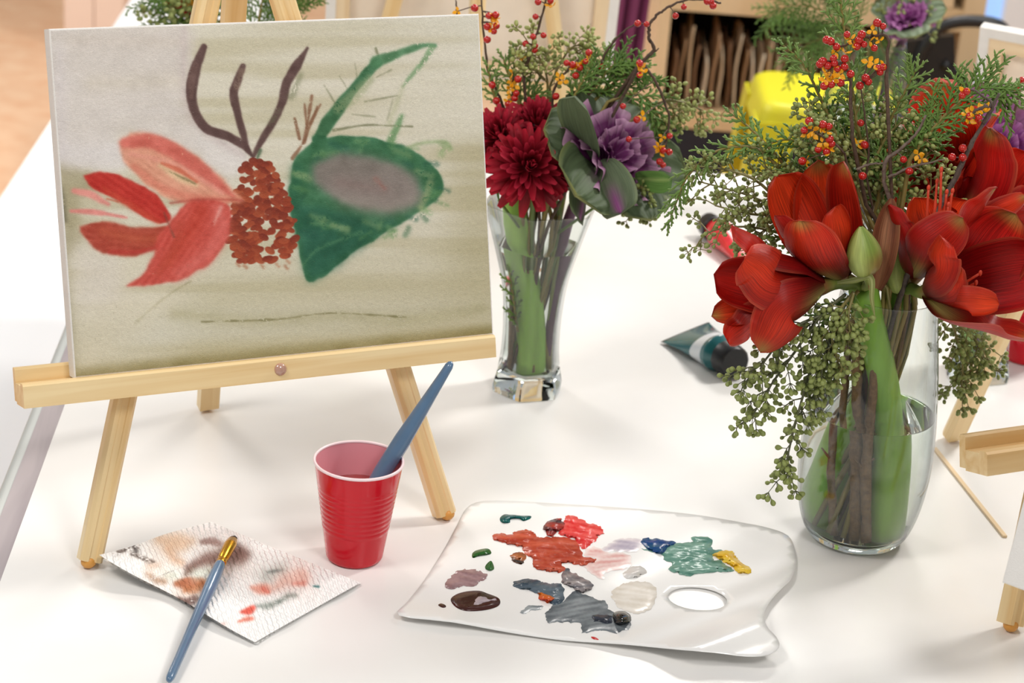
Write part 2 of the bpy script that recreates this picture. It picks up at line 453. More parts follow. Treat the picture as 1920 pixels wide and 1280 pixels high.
# upright brown sheets standing in the shelf bay
nsheet = 26
bx0, bx1 = x0 + 0.006, at_y(1655, 120).x
for k in range(nsheet):
    xx = lerp(bx0 + .004, bx1 - .006, (k + 0.5) / nsheet) + random.uniform(-.001, .001)
    hh = (sz_top0 - sz_b1) * random.uniform(0.55, 0.86)
    dp = random.uniform(0.005, 0.04); ph = random.uniform(0, 6); am = random.uniform(0.002, 0.0045)
    tone = random.choice([(226, 204, 172), (206, 178, 142), (176, 140, 104), (236, 218, 190), (146, 110, 80)])
    cc = lin(tone)
    def fn(u, v, xx=xx, hh=hh, dp=dp, ph=ph, am=am, cc=cc):
        yy = sy + dp + u * 0.2
        return Vector((xx + am * math.sin(v * 5 + ph) * (0.3 + v) + am * 0.6 * math.sin(u * 7 + ph * 2) * (1 - 0 * v), yy, sz_b1 + 0.001 + v * hh * (0.93 + 0.07 * math.sin(u * 9 + ph)))), cc, (u, v, 0)
    gg = G().grid(fn, 4, 7)
    o = single(gg, 'paper_sheet', mat('brown_paper', (190, 160, 120), 0.8, noise=0.2, nscale=30, attr=True), 'thin wavy brown paper standing on edge in the shelf bay', 'paper', (xx, sy + dp + .1, sz_b1 + .001), group='brown papers standing in the shelf')
    so = o.modifiers.new('thick', 'SOLIDIFY'); so.thickness = 0.004; so.offset = 0

# ------------------------------------------------------------------ yellow stool
ky = 3.62
M_YEL = mat('yellow_enamel', (214, 206, 26), 0.5, noise=0.05, nscale=6)
s_tl = by(1430, 196, ky - .125); szt = s_tl.z
hw = 0.125
scx, scy = s_tl.x + hw, ky
stool = thing('stool', 'yellow enamelled metal stool with splayed legs behind the table', 'stool', (scx, scy, -T))
def rsq(h, r, n=5):
    out = []
    for (cx_, cy_, a0) in ((h - r, h - r, 0), (-h + r, h - r, 90), (-h + r, -h + r, 180), (h - r, -h + r, 270)):
        for i in range(n + 1):
            a = math.radians(a0 + 90 * i / n); out.append((cx_ + r * math.cos(a), cy_ + r * math.sin(a)))
    return out
lev = [(0.0, hw - 0.022), (0.0, hw - 0.012), (-0.006, hw - 0.004), (-0.018, hw), (-0.05, hw + 0.009)]
g = G(); ring = len(rsq(hw, .03)); vs = []; fs = []
for (dz, h) in lev:
    vs += [Vector((scx + x, scy + y, szt + dz)) for x, y in rsq(h, 0.035)]
for j in range(len(lev) - 1):
    for i in range(ring):
        fs.append((j * ring + i, (j + 1) * ring + i, (j + 1) * ring + (i + 1) % ring, j * ring + (i + 1) % ring))
fs.append(tuple(range(ring)))
g.add(vs, fs)
so_ = part(g, 'seat', M_YEL, stool, True, 40)
sp = 0.07 * (szt + T) / 0.66 + 0.014
for sx in (-1, 1):
    for sg in (-1, 1):
        top = Vector((scx + sx * (hw + 0.008), scy + sg * (hw + 0.006), szt - 0.03))
        bot = Vector((scx + sx * (hw + sp), scy + sg * (hw + sp), -T))
        g = G()
        w0, w1, th = 0.075, 0.028, 0.004
        vs = []
        for p, ww in ((top, w0), (bot, w1)):
            vs += [p, p - EX * sx * ww, p - EX * sx * ww - EY * sg * th, p - EX * sx * th - EY * sg * th, p - EY * sg * ww - EX * sx * th, p - EY * sg * ww]
        fs = [(i, (i + 1) % 6, (i + 1) % 6 + 6, i + 6) for i in range(6)] + [(5, 4, 3, 0), (3, 2, 1, 0), (6, 9, 10, 11), (6, 7, 8, 9)]
        g.add(vs, fs); part(g, 'leg', M_YEL, stool, False)
for (a, b) in (((-1, -1), (1, -1)), ((-1, 1), (1, 1)), ((-1, -1), (-1, 1)), ((1, -1), (1, 1))):
    zz = -T + 0.25; f = 1 - (zz + T) / (szt - 0.05 + T); h = hw + 0.008 + f * (sp - 0.008) - 0.006
    part(G().tube([(scx + a[0] * h, scy + a[1] * h, zz), (scx + b[0] * h, scy + b[1] * h, zz)], 0.008, 8), 'stretcher', M_YEL, stool)

# ------------------------------------------------------------------ purple cloth on a hanging rail
cy_ = 3.75
ct0 = by(1152, -60, cy_); ct1 = by(1236, -60, cy_); cb = by(1190, 150, cy_)
def fn(u, v):
    wv = lerp(1.0, 0.78, v)
    xm = (ct0.x + ct1.x) / 2 + lerp(0, -0.012, v)
    x = xm + (u - 0.5) * (ct1.x - ct0.x) * wv
    return Vector((x, cy_ + 0.012 * math.sin(u * 17 + v) * (0.5 + .5 * v), lerp(ct0.z + 0.12, cb.z, v))), (1, 1, 1), (u, v, 0)
cl = thing('hanging_cloth', 'plum purple cloth hanging in folds beside the shelf', 'cloth', (ct0.x, cy_, cb.z))
o = part(G().grid(fn, 26, 10), 'fabric', mat('plum_cloth', (122, 52, 92), 0.85, noise=0.2, nscale=14), cl)
so = o.modifiers.new('thick', 'SOLIDIFY'); so.thickness = 0.004
zt = ct0.z + 0.125
st_ = thing('garment_rail', 'thin dark metal stand holding up the plum cloth', 'stand', (ct0.x - .02, cy_ + .03, -T))
part(G().tube([(ct0.x - .02, cy_ + .03, -T + .02), (ct0.x - .02, cy_ + .03, zt), (ct1.x + .04, cy_ + .03, zt)], 0.006, 8), 'rail', M_BLACK, st_)
part(G().box((ct0.x - .02, cy_ + .03, -T + .01), .12, .12, .01), 'base', M_BLACK, st_, False)

# navy board and pale pink box seen over the canvas
ny = 3.5
na = by(619, 30, ny); nb = by(648, 30, ny)
nv_ = thing('navy_board', 'narrow upright navy board seen just above the painted canvas', 'board', ((na.x + nb.x) / 2, ny, -T))
part(G().box(((na.x + nb.x) / 2, ny, (-T + .5) / 2), (nb.x - na.x) / 2, 0.012, (.5 + T) / 2), 'panel', mat('navy_paint', (28, 62, 122), 0.5, noise=.1, nscale=5), nv_, False)
part(G().box(((na.x + nb.x) / 2, ny, -T + .012), .09, .11, .012), 'base', M_BLACK, nv_, False)
fa = by(120, 40, 6.2); fb = by(236, 40, 6.2)
pbox = thing('pale_pink_box', 'pale pink low box standing on the peach floor far left', 'cabinet', ((fa.x + fb.x) / 2, 6.3, -T))  # pale pink box with brown bars, added at far left
M_PBOX = mat('pale_pink_laminate', (244, 222, 206), 0.5, noise=.04, nscale=4)
part(G().box(((fa.x + fb.x) / 2, 6.32, -T + .3), (fb.x - fa.x) / 2, .12, .3), 'body', M_PBOX, pbox, False)
for k in (0, 1):
    xc = lerp(fa.x, fb.x, .26 + .48 * k)
    d_ = part(G().box((xc, 6.194, -T + .31), (fb.x - fa.x) * .23, .006, .27), 'door', M_PBOX, pbox, False)
    part(G().tube([(xc + .03 - .06 * k, 6.18, -T + .2), (xc + .03 - .06 * k, 6.18, -T + .42)], .006, 8), 'handle', mat('brown_bar', (120, 84, 74), .5, noise=.1), d_)

# black chair far right
hy = 3.86
ch = thing('chair', 'black chair with curved tubular frame in front of the bright window', 'chair', (by(1760, 150, hy).x, hy, -T))
arc = smooth_path(px([(1700, 330), (1702, 170), (1745, 70), (1790, 42), (1860, 44), (1888, 70), (1892, 150), (1880, 330)], hy), 6)
part(G().tube(arc, 0.012, 10), 'back_frame', M_BLACK, ch)
arc2 = smooth_path(px([(1768, 118, hy), (1800, 150, hy + .02), (1822, 190, hy + .1), (1830, 260, hy + .2)], hy), 6)
part(G().tube(arc2, 0.010, 10), 'arm', M_BLACK, ch)
pa = [by(1692, 78, hy), by(1790, 66, hy), by(1796, 250, hy), by(1694, 250, hy)]
g = G(); g.add(pa + [p + EY * .02 for p in pa], [(0, 3, 2, 1), (4, 5, 6, 7), (0, 1, 5, 4), (1, 2, 6, 5), (2, 3, 7, 6), (3, 0, 4, 7)])
part(g, 'backrest', M_BLACK, ch, False)
cc = by(1760, 330, hy)
part(G().box((cc.x + .12, hy + .21, cc.z + .0), .15, .17, .02), 'seat', M_BLACK, ch, False)
for sx in (-1, 1):
    for sg in (0, 1):
        part(G().tube([(cc.x + .12 + sx * .13, hy + .08 + sg * .26, cc.z - .019), (cc.x + .12 + sx * .14, hy + .06 + sg * .32, -T)], .011, 8), 'leg', M_BLACK, ch)
# ================================================================== canvas, painting and easels
LEGP = [(-0.0105, -0.004), (-0.0075, -0.0085), (-0.0035, -0.0085), (-0.0025, -0.0075), (0.0025, -0.0075), (0.0035, -0.0085), (0.0075, -0.0085), (0.0105, -0.004), (0.0105, 0.0085), (-0.0105, 0.0085)]
M_FOOT = mat('amber_rubber_foot', (226, 160, 74), 0.4, noise=0.1, nscale=40)
M_KNOB = mat('glossy_screw_cap', (196, 150, 128), 0.12, spec=0.9, coat=0.8, noise=.2, nscale=80)
M_CANVAS_SIDE = mat('primed_canvas', (234, 230, 224), 0.75, noise=0.05, nscale=60, bump=0.35, bscale=900)
M_CANVAS_BACK = mat('raw_canvas_back', (240, 226, 208), 0.85, noise=0.06, nscale=40, bump=0.3, bscale=800)
class Fr:
    def __init__(s, O, yaw, lean):
        s.O = Vector(O); a = math.radians(yaw); l = math.radians(lean)
        s.X = Vector((math.cos(a), math.sin(a), 0)); nb = Vector((-math.sin(a), math.cos(a), 0)); s.nb = nb
        s.Z = EZ * math.cos(l) + nb * math.sin(l); s.Y = nb * math.cos(l) - EZ * math.sin(l)
    def p(s, x, y, z): return s.O + s.X * x + s.Y * y + s.Z * z

def leg_sweep(p0, p1, facing):
    d = (p1 - p0).normalized(); ex = facing.cross(d).normalized()
    ey = d.cross(ex).normalized()
    if ey.dot(facing) < 0: ey = -ey; ex = -ex
    return G().prism(LEGP, p0, p1, ex, ey)

def make_easel(fr, label, feet, apex, rear_foot, rear_top, bar=(-0.251, 0.199), wood=None, knob=True, ledge=True):
    wood = wood or PINE
    mid = (feet[0] + feet[1]) / 2
    e = thing('table_easel', label, 'easel', (mid.x, mid.y, 0))
    for f, a in zip(feet, apex):
        d = (a - f).normalized(); f0 = f + d * (0.006 / d.z)
        part(leg_sweep(f0, a, fr.Y), 'leg', wood, e, False)
        part(G().ell(f + EZ * 0.0068, EX * .0072, EY * .0072, EZ * .0066, 12, 8), 'foot', M_FOOT, e)
    d = (rear_top - rear_foot).normalized(); f0 = rear_foot + d * (0.006 / d.z)
    part(leg_sweep(f0, rear_top, -fr.Y), 'rear_leg', wood, e, False)
    part(G().ell(rear_foot + EZ * .0068, EX * .0072, EY * .0072, EZ * .0066, 12, 8), 'foot', M_FOOT, e)
    ap = (apex[0] + apex[1]) / 2
    part(G().prism([(-.045, -.008), (.045, -.008), (.045, .008), (-.045, .008)], ap - fr.Z * .03, ap - fr.Z * .01, fr.X, fr.Y), 'top_block', wood, e, False)
    if ledge:
        # ledge profile (depth, height): front lip, seat, back rail with rounded groove
        pr = [(-0.0125, -0.020), (-0.0015, -0.020), (-0.0015, -0.0012), (-0.003, 0.0012), (-0.0105, 0.0012), (-0.0125, -0.001)]
        part(G().prism([(y, z) for y, z in pr], fr.p(bar[0], 0, 0), fr.p(bar[1], 0, 0), fr.Y, fr.Z), 'ledge_lip', wood, e, False)
        pr = [(-0.0015, -0.020), (0.0185, -0.020), (0.0185, -0.0012), (-0.0015, -0.0012)]
        part(G().prism(pr, fr.p(bar[0], 0, 0), fr.p(bar[1], 0, 0), fr.Y, fr.Z), 'ledge_seat', wood, e, False)
        pr = [(0.0186, -0.018), (0.027, -0.018), (0.027, 0.010), (0.0255, 0.012), (0.0205, 0.012), (0.0186, 0.010)]
        part(G().prism(pr, fr.p(bar[0], 0, 0), fr.p(bar[1], 0, 0), fr.Y, fr.Z), 'ledge_rail', wood, e, False)
    if knob:
        c = fr.p(-0.017, -0.0125, -0.0095)
        part(G().ell(c, fr.X * .006, fr.Z * .006, fr.Y * .0035, 16, 8), 'screw_cap', M_KNOB, e)
    return e

def make_canvas(fr, label, wd=0.406, ht=0.305, th=0.018, front=None, back=True, cat='canvas', name='stretched_canvas'):
    c = thing(name, label, cat, fr.p(0, th / 2, 0))
    h = wd / 2; r = 0.0016
    # wrapped body, hollow behind: front skin, four rounded sides
    pr = [(0, r), (r, 0)]
    g = G()
    loops = []
    for (ins, y) in ((r, 0.0002), (r * .3, r * .3), (0, r), (0, th)):
        loops.append([fr.p(-h + ins, y, ins), fr.p(h - ins, y, ins), fr.p(h - ins, y, ht - ins), fr.p(-h + ins, y, ht - ins)])
    vs = [p for l in loops for p in l]; fs = []
    for j in range(len(loops) - 1):
        for i in range(4):
            fs.append((j * 4 + i, (j + 1) * 4 + i, (j + 1) * 4 + (i + 1) % 4, j * 4 + (i + 1) % 4))
    g.add(vs, fs)
    part(g, 'wrapped_edge', M_CANVAS_SIDE, c, False)
    if front is None:
        g = G(); g.add([fr.p(-h + r, 0.0002, r), fr.p(h - r, 0.0002, r), fr.p(h - r, 0.0002, ht - r), fr.p(-h + r, .0002, ht - r)], [(0, 1, 2, 3)])
        part(g, 'front_face', M_CANVAS_SIDE, c, False)
    else:
        part(front, 'painted_face', mat('painted_canvas', (200, 190, 160), 0.55, attr=True, bump=0.5, bscale=1100, spec=.35), c, True)
    if back:
        g = G(); g.add([fr.p(-h + .001, .004, .001), fr.p(h - .001, .004, .001), fr.p(h - .001, .004, ht - .001), fr.p(-h + .001, .004, ht - .001)], [(3, 2, 1, 0)])
        part(g, 'canvas_back', M_CANVAS_BACK, c, False)
        sb = 0.032
        for (a, b, ex, ey) in ((fr.p(-h + .001, 0, .001 + sb / 2), fr.p(h - .001, 0, .001 + sb / 2), fr.Z, fr.Y), (fr.p(-h + .001, 0, ht - .001 - sb / 2), fr.p(h - .001, 0, ht - .001 - sb / 2), fr.Z, fr.Y),
                               (fr.p(-h + .001 + sb / 2, 0, sb), fr.p(-h + .001 + sb / 2, 0, ht - sb), fr.X, fr.Y), (fr.p(h - .001 - sb / 2, 0, sb), fr.p(h - .001 - sb / 2, 0, ht - sb), fr.X, fr.Y)):
            part(G().prism([(-sb / 2, .0055), (sb / 2, .0055), (sb / 2, th - .0002), (-sb / 2, th - .0002)], a, b, ex, ey), 'stretcher_bar', PALE, c, False)
        # folded canvas margin stapled on the back
        for (x0, x1, z0, z1) in ((-h, h, 0, .014), (-h, h, ht - .014, ht), (-h, -h + .014, .014, ht - .014), (h - .014, h, .014, ht - .014)):
            g = G(); q = [fr.p(x0, th + .0003, z0), fr.p(x1, th + .0003, z0), fr.p(x1, th + .0003, z1), fr.p(x0, th + .0003, z1)]
            g.add(q + [p + fr.Y * .0006 for p in q], [(4, 7, 6, 5), (0, 1, 2, 3), (0, 4, 5, 1), (1, 5, 6, 2), (2, 6, 7, 3), (3, 7, 4, 0)])
            part(g, 'folded_margin', M_CANVAS_SIDE, c, False)
    return c

# ------------------------------------------------------------------ the painting (paint colours laid down stroke by stroke)
def homog(src, dst):
    A = []
    for (x, y), (u, v) in zip(src, dst):
        A.append([x, y, 1, 0, 0, 0, -u * x, -u * y]); A.append([0, 0, 0, x, y, 1, -v * x, -v * y])
    b = np.array(dst, float).ravel()
    h = np.linalg.solve(np.array(A, float), b)
    return np.append(h, 1).reshape(3, 3)
class Painter:
    def __init__(s, U, V, base):
        s.U = U; s.V = V; s.im = np.ones(U.shape + (3,)) * np.asarray(base, float)
        s.H, s.W = U.shape
    def noise(s, sx, sy=None, seed=0):
        sy = sy or sx
        rg = np.random.default_rng(seed)
        nx, ny = max(2, int((s.U.max() - s.U.min()) / sx) + 2), max(2, int((s.V.max() - s.V.min()) / sy) + 2)
        gr = rg.random((ny + 1, nx + 1))
        fx = (s.U - s.U.min()) / sx; fy = (s.V - s.V.min()) / sy
        ix = np.clip(fx.astype(int), 0, nx - 1); iy = np.clip(fy.astype(int), 0, ny - 1)
        tx = fx - ix; ty = fy - iy; tx = tx * tx * (3 - 2 * tx); ty = ty * ty * (3 - 2 * ty)
        return (gr[iy, ix] * (1 - tx) + gr[iy, ix + 1] * tx) * (1 - ty) + (gr[iy + 1, ix] * (1 - tx) + gr[iy + 1, ix + 1] * tx) * ty
    def fbm(s, sc, seed=0, o=3):
        n = 0; a = 1; t = 0
        for k in range(o): n = n + a * s.noise(sc / 2 ** k, seed=seed + k); t += a; a *= .5
        return n / t
    def put(s, a, col):
        a = np.clip(a, 0, 1)[..., None]; col = np.asarray(col, float)
        s.im = s.im * (1 - a) + col * a
    def dist(s, pts, wid):
        """signed distance in stroke widths, also position along the stroke"""
        best0 = np.full(s.U.shape, 1e9); along0 = np.zeros(s.U.shape); n = len(pts) - 1
        if not hasattr(wid, '__len__'): wid = [wid] * len(pts)
        pad = max(wid) + 45; xs = [q[0] for q in pts]; ys = [q[1] for q in pts]
        mk = (s.U > min(xs) - pad) & (s.U < max(xs) + pad) & (s.V > min(ys) - pad) & (s.V < max(ys) + pad)
        rr_ = np.where(mk.any(1))[0]; cc_ = np.where(mk.any(0))[0]
        if len(rr_) == 0: return best0, along0
        sl = (slice(rr_[0], rr_[-1] + 1), slice(cc_[0], cc_[-1] + 1))
        best = best0[sl]; along = along0[sl]; SU, SV = s.U[sl], s.V[sl]
        for i in range(n):
            (x0, y0), (x1, y1) = pts[i], pts[i + 1]
            dx, dy = x1 - x0, y1 - y0; L = dx * dx + dy * dy + 1e-9
            t = np.clip(((SU - x0) * dx + (SV - y0) * dy) / L, 0, 1)
            d = np.hypot(SU - x0 - t * dx, SV - y0 - t * dy) - (wid[i] + (wid[i + 1] - wid[i]) * t)
            m = d < best
            best = np.where(m, d, best); along = np.where(m, (i + t) / n, along)
        best0[sl] = best; along0[sl] = along
        return best0, along0
    def stroke(s, pts, wid, col, alpha=1.0, soft=1.5, dry=0.0, seed=1, fade=(0, 0), var=12):
        soft = soft * .5 if soft <= 4 else soft * .75
        if len(pts) > 2:
            if not hasattr(wid, '__len__'): wid = [wid] * len(pts)
            q = smooth_path([Vector((a[0], a[1], w_)) for a, w_ in zip(pts, wid)], 4)
            pts = [(v.x, v.y) for v in q]; wid = [max(.4, v.z) for v in q]
        d, al = s.dist(pts, wid)
        d = d + (s.fbm(22, seed) - .5) * 4
        a = 1 / (1 + np.exp(np.clip(d / soft, -30, 30)))
        if dry > 0:
            gr = s.noise(2.6, seed=seed + 5) * .6 + s.noise(6, seed=seed + 6) * .4
            a = a * np.clip((gr - dry * .62) * 7 + .5, 0, 1)
        if fade[0]: a = a * np.clip(al / fade[0], 0, 1)
        if fade[1]: a = a * np.clip((1 - al) / fade[1], 0, 1)
        c = np.asarray(col, float) + ((s.noise(14, seed=seed + 9) - .5) * 2 * var)[..., None]
        s.put(a * alpha, c)
    def poly(s, P, col, alpha=1.0, soft=2.0, seed=1, var=16, rough=5, dry=0.0, streak=None):
        soft = soft * .5 if soft <= 4 else soft * .8
        q = smooth_path([Vector((a[0], a[1], 0)) for a in P + P[:3]], 3)[3:-6]; P = [(v.x, v.y) for v in q]
        d, _ = s.dist(P + [P[0]], 0.0)
        ins = np.zeros(s.U.shape, bool); n = len(P)
        for i in range(n):
            (x0, y0), (x1, y1) = P[i], P[(i + 1) % n]
            c = ((y0 > s.V) != (y1 > s.V)) & (s.U < (x1 - x0) * (s.V - y0) / (y1 - y0 + 1e-9) + x0)
            ins ^= c
        d = np.where(ins, -d, d) + (s.fbm(30, seed) - .5) * rough * 1.3
        a = 1 / (1 + np.exp(np.clip(d / soft, -30, 30)))
        if dry > 0:
            gr = s.noise(2.6, seed=seed + 5) * .6 + s.noise(7, seed=seed + 6) * .4
            a = a * np.clip((gr - dry * .62) * 6 + .5, 0, 1)
        v = s.fbm(26, seed + 3) - .5
        if streak:
            ca, sa = math.cos(streak), math.sin(streak)
            u2 = s.U * ca + s.V * sa; v2 = -s.U * sa + s.V * ca
            v = v * .5 + .5 * (np.sin(v2 * .5 + 3 * s.noise(40, seed=seed + 8)) * .5 * s.noise(18, seed=seed + 11) + (s.noise(7, seed=seed + 2) - .5) * .6)
        s.put(a * alpha, np.asarray(col, float) + (v * 2 * var)[..., None])
        return a

NU, NV = 620, 466
cw, chh = 0.406 - .0032, 0.305 - .0032
gu, gv = np.meshgrid(np.linspace(0, 1, NU + 1), np.linspace(0, 1, NV + 1))
Hm = homog([(0, 0), (1, 0), (1, 1), (0, 1)], [(102, 49), (906, 29), (921, 635), (147, 702)])
den = Hm[2, 0] * gu + Hm[2, 1] * gv + Hm[2, 2]
PU = (Hm[0, 0] * gu + Hm[0, 1] * gv + Hm[0, 2]) / den; PV = (Hm[1, 0] * gu + Hm[1, 1] * gv + Hm[1, 2]) / den
P = Painter(PU, PV, (214, 208, 188))
sg = lambda x, a, b: np.clip((x - a) / (b - a), 0, 1) ** 2 * (3 - 2 * np.clip((x - a) / (b - a), 0, 1))
hs = P.noise(260, 16, 31) * .6 + P.noise(420, 34, 32) * .4            # horizontal wash streaks
P.put(sg(hs, .42, .8) * .55, (188, 179, 146))
P.put(sg(hs, .5, .15) * .5, (226, 220, 204))
P.put(sg(PV, 90, 20) * .5 * (PU > 340), (222, 218, 204))
P.put(sg(PV, 420, 580) * .6 * sg(PU, 260, 420), (186, 177, 142))
P.put(sg(PV, 560, 600) * sg(PV, 660, 625) * .5, (208, 204, 186))
P.put(sg(PU, 790, 900) * sg(PV, 240, 300) * sg(PV, 620, 480) * .45, (168, 158, 118))
P.put(sg(PU, 860, 905) * sg(PV, 230, 120) * .3, (226, 222, 208))
P.stroke([(330, 588), (480, 604), (640, 598), (760, 606), (905, 590)], [10, 9, 9, 10, 12], (166, 158, 116), .45, 6, .3, 21)
P.stroke([(380, 604), (520, 602), (620, 592), (760, 602)], [1.2, 1.5, 1.2, 1.0], (128, 122, 82), .8, 1.2, .4, 22)
P.stroke([(258, 604), (290, 575), (330, 545), (360, 528)], [2, 2, 2, 2], (150, 144, 106), .6, 2.0, .4, 23)
P.stroke([(130, 470), (140, 620), (146, 700)], [6, 8, 8], (146, 138, 106), .5, 5, .3, 24)
bt = 702 - (PU - 147) * (67 / 774)
P.put(sg(PV - bt, -26, -2) * (.55 + .4 * P.noise(30, seed=41)), (128, 120, 74))
P.put(sg(PV - bt, -60, -8) * .35, (170, 160, 116))
# pale lilac block upper left and sweep under the antler
P.poly([(90, 30), (352, 40), (354, 190), (366, 226), (400, 262), (440, 280), (462, 296), (440, 330), (400, 310), (330, 268), (250, 246), (226, 262), (236, 292), (150, 318), (112, 300)], (216, 208, 203), .85, 8, 51, 8, 14)
P.poly([(110, 270), (230, 262), (246, 300), (220, 316), (118, 306)], (222, 216, 212), .8, 5, 52, 6, 8)
P.poly([(370, 240), (440, 262), (474, 296), (448, 336), (410, 318), (380, 280)], (224, 218, 212), .75, 7, 53, 6, 8)
P.stroke([(140, 70), (340, 72)], [10, 10], (206, 194, 180), .5, 9, .1, 54)
P.stroke([(180, 150), (340, 148)], [14, 14], (208, 198, 180), .6, 10, .1, 55)
P.stroke([(352, 44), (350, 150), (362, 216), (398, 252), (460, 290)], [4, 5, 6, 7, 5], (196, 180, 178), .6, 5, .1, 56)
P.stroke([(118, 90), (124, 290)], [9, 9], (214, 206, 206), .5, 6, 0, 57)
# olive drab left field
P.poly([(112, 305), (170, 316), (190, 350), (150, 372), (160, 440), (130, 470), (116, 400)], (158, 148, 114), .75, 7, 61, 12, 10)
P.poly([(180, 470), (270, 485), (300, 470), (250, 540), (330, 560), (240, 640), (150, 690), (140, 560), (140, 480)], (216, 206, 180), .55, 14, 62, 8, 14)
P.poly([(150, 455), (190, 470), (230, 485), (222, 560), (150, 560)], (216, 208, 200), .55, 12, 63, 6, 8)
P.stroke([(122, 350), (128, 410)], [3, 4], (96, 92, 70), .7, 4, .4, 64)
# antlers
AB = (88, 62, 58)
P.stroke([(388, 84), (372, 124), (364, 168), (370, 206), (390, 238), (428, 254), (460, 272), (478, 294)], [7, 10, 10, 9, 8, 8, 7, 3], AB, .97, 1.6, .12, 71, var=10)
P.stroke([(372, 118), (364, 150), (364, 178)], [7, 7, 4], (120, 92, 84), .55, 2, .45, 72)
P.stroke([(461, 122), (451, 148), (443, 176), (450, 212), (459, 246), (468, 282)], [5, 7, 8, 7, 7, 4], AB, .95, 1.6, .15, 73, var=10)
P.stroke([(459, 130), (449, 160)], [5, 6], (150, 128, 108), .5, 2, .5, 74)
P.stroke([(583, 88), (562, 122), (543, 154), (535, 190), (520, 222), (498, 258), (480, 292)], [3, 9, 9, 8, 7, 7, 3], AB, .96, 1.6, .1, 75, var=10)
P.stroke([(570, 140), (552, 180)], [5, 6], (112, 116, 84), .5, 4, .5, 76)
P.stroke([(528, 205), (512, 232)], [3, 4], (112, 116, 84), .5, 4, .5, 77)
P.stroke([(492, 282), (486, 298)], [3, 2], (58, 82, 54), .8, 2, .1, 78)
# sketched twigs
TW = (132, 92, 66)
for k, (a, b, c) in enumerate([((552, 298), (574, 268), 4), ((574, 268), (600, 200), 3.6), ((576, 262), (590, 180), 4), ((566, 262), (557, 222), 3), ((580, 240), (576, 195), 3), ((586, 232), (606, 196), 2.6)]):
    P.stroke([a, b], [c, c * .5], TW, .85, 1.5, .35, 80 + k, var=14)
GR = (120, 128, 92)
for k, (pt, wd_, al) in enumerate([([(630, 246), (690, 237), (740, 239), (778, 241)], 1.9, .8), ([(690, 192), (752, 181)], 1.2, .6), ([(665, 216), (708, 221)], 1.1, .5), ([(614, 160), (634, 196)], 1.6, .5), ([(642, 142), (658, 168)], 1.4, .45), ([(672, 118), (676, 148)], 1.4, .4), ([(712, 90), (718, 112)], 2.0, .7), ([(712, 146), (740, 132)], 1.3, .45), ([(742, 190), (732, 226)], 2, .3)]):
    P.stroke(pt, wd_, (116, 118, 86), al, 1.3, .35, 90 + k)
# green leaf arm
GN = (52, 104, 66)
P.stroke([(594, 272), (612, 244), (640, 204), (668, 168), (692, 140), (714, 118)], [7, 12, 12, 9, 9, 9], GN, .95, 2, .06, 101, var=18)
P.stroke([(640, 204), (670, 180), (700, 150)], [10, 12, 8], (150, 160, 118), .55, 4, .45, 102)
P.stroke([(712, 116), (740, 106), (766, 96), (800, 86), (824, 86)], [12, 9, 7, 4, 3], (70, 122, 80), .9, 2.4, .3, 103, var=16)
P.stroke([(818, 90), (800, 118), (776, 146), (762, 164)], [5, 4, 3, 1], (112, 150, 104), .8, 2.4, .4, 104)
P.stroke([(762, 164), (744, 210), (736, 232)], [3, 4, 5], (176, 180, 140), .5, 4, .4, 105)
P.stroke([(758, 222), (748, 246), (736, 268)], [5, 6, 6], (104, 146, 96), .85, 3, .35, 106)
P.stroke([(770, 280), (800, 272), (840, 272), (850, 284)], [2, 3, 3, 3], (146, 168, 118), .7, 3, .3, 107)
P.stroke([(838, 282), (832, 294)], [10, 6], (132, 160, 106), .55, 4, .5, 108)
P.stroke([(596, 262), (612, 262)], [7, 6], (36, 92, 56), .9, 2, .2, 109)
# big green leaf body
leaf = [(546, 352), (552, 308), (574, 282), (606, 264), (652, 256), (704, 262), (756, 276), (800, 302), (828, 336), (834, 362), (812, 388), (770, 416), (716, 446), (656, 486), (610, 520), (580, 536), (566, 506), (556, 440), (546, 396)]
P.poly(leaf, (48, 104, 66), .97, 2.0, 111, 26, 7, .05)
P.poly([(552, 380), (600, 390), (700, 420), (740, 424), (660, 478), (606, 518), (582, 530), (568, 480)], (32, 90, 68), .85, 6, 112, 22, 10, .1)
P.stroke([(560, 320), (556, 380), (566, 430)], [10, 9, 8], (36, 96, 66), .8, 5, .2, 113)
for k in range(60):
    a = RNG.random() * 6.28; q = .72 + .28 * RNG.random()
    x0, y0 = 690 + 140 * q * math.cos(a), 360 + 96 * q * math.sin(a)
    P.stroke([(x0, y0), (x0 + RNG.uniform(-26, 26), y0 + RNG.uniform(-14, 14))], RNG.uniform(2, 6), random.choice([(96, 140, 84), (34, 86, 52), (120, 158, 104), (28, 82, 60)]), .45, 3, .45, 120 + k)
for k, (x, y) in enumerate([(600, 410), (640, 430), (580, 440), (700, 425), (570, 330), (640, 275), (760, 290), (800, 330)]):
    P.stroke([(x - 14, y - 4), (x + 12, y + 6)], [5, 7], [(120, 150, 100), (150, 168, 118), (28, 84, 66)][k % 3], .5, 4, .42, 340 + k)
P.stroke([(810, 350), (792, 396)], [7, 6], (170, 172, 124), .55, 4, .5, 150)
P.stroke([(570, 500), (600, 470), (680, 440)], [3, 3, 3], (120, 160, 110), .35, 3, .5, 151)
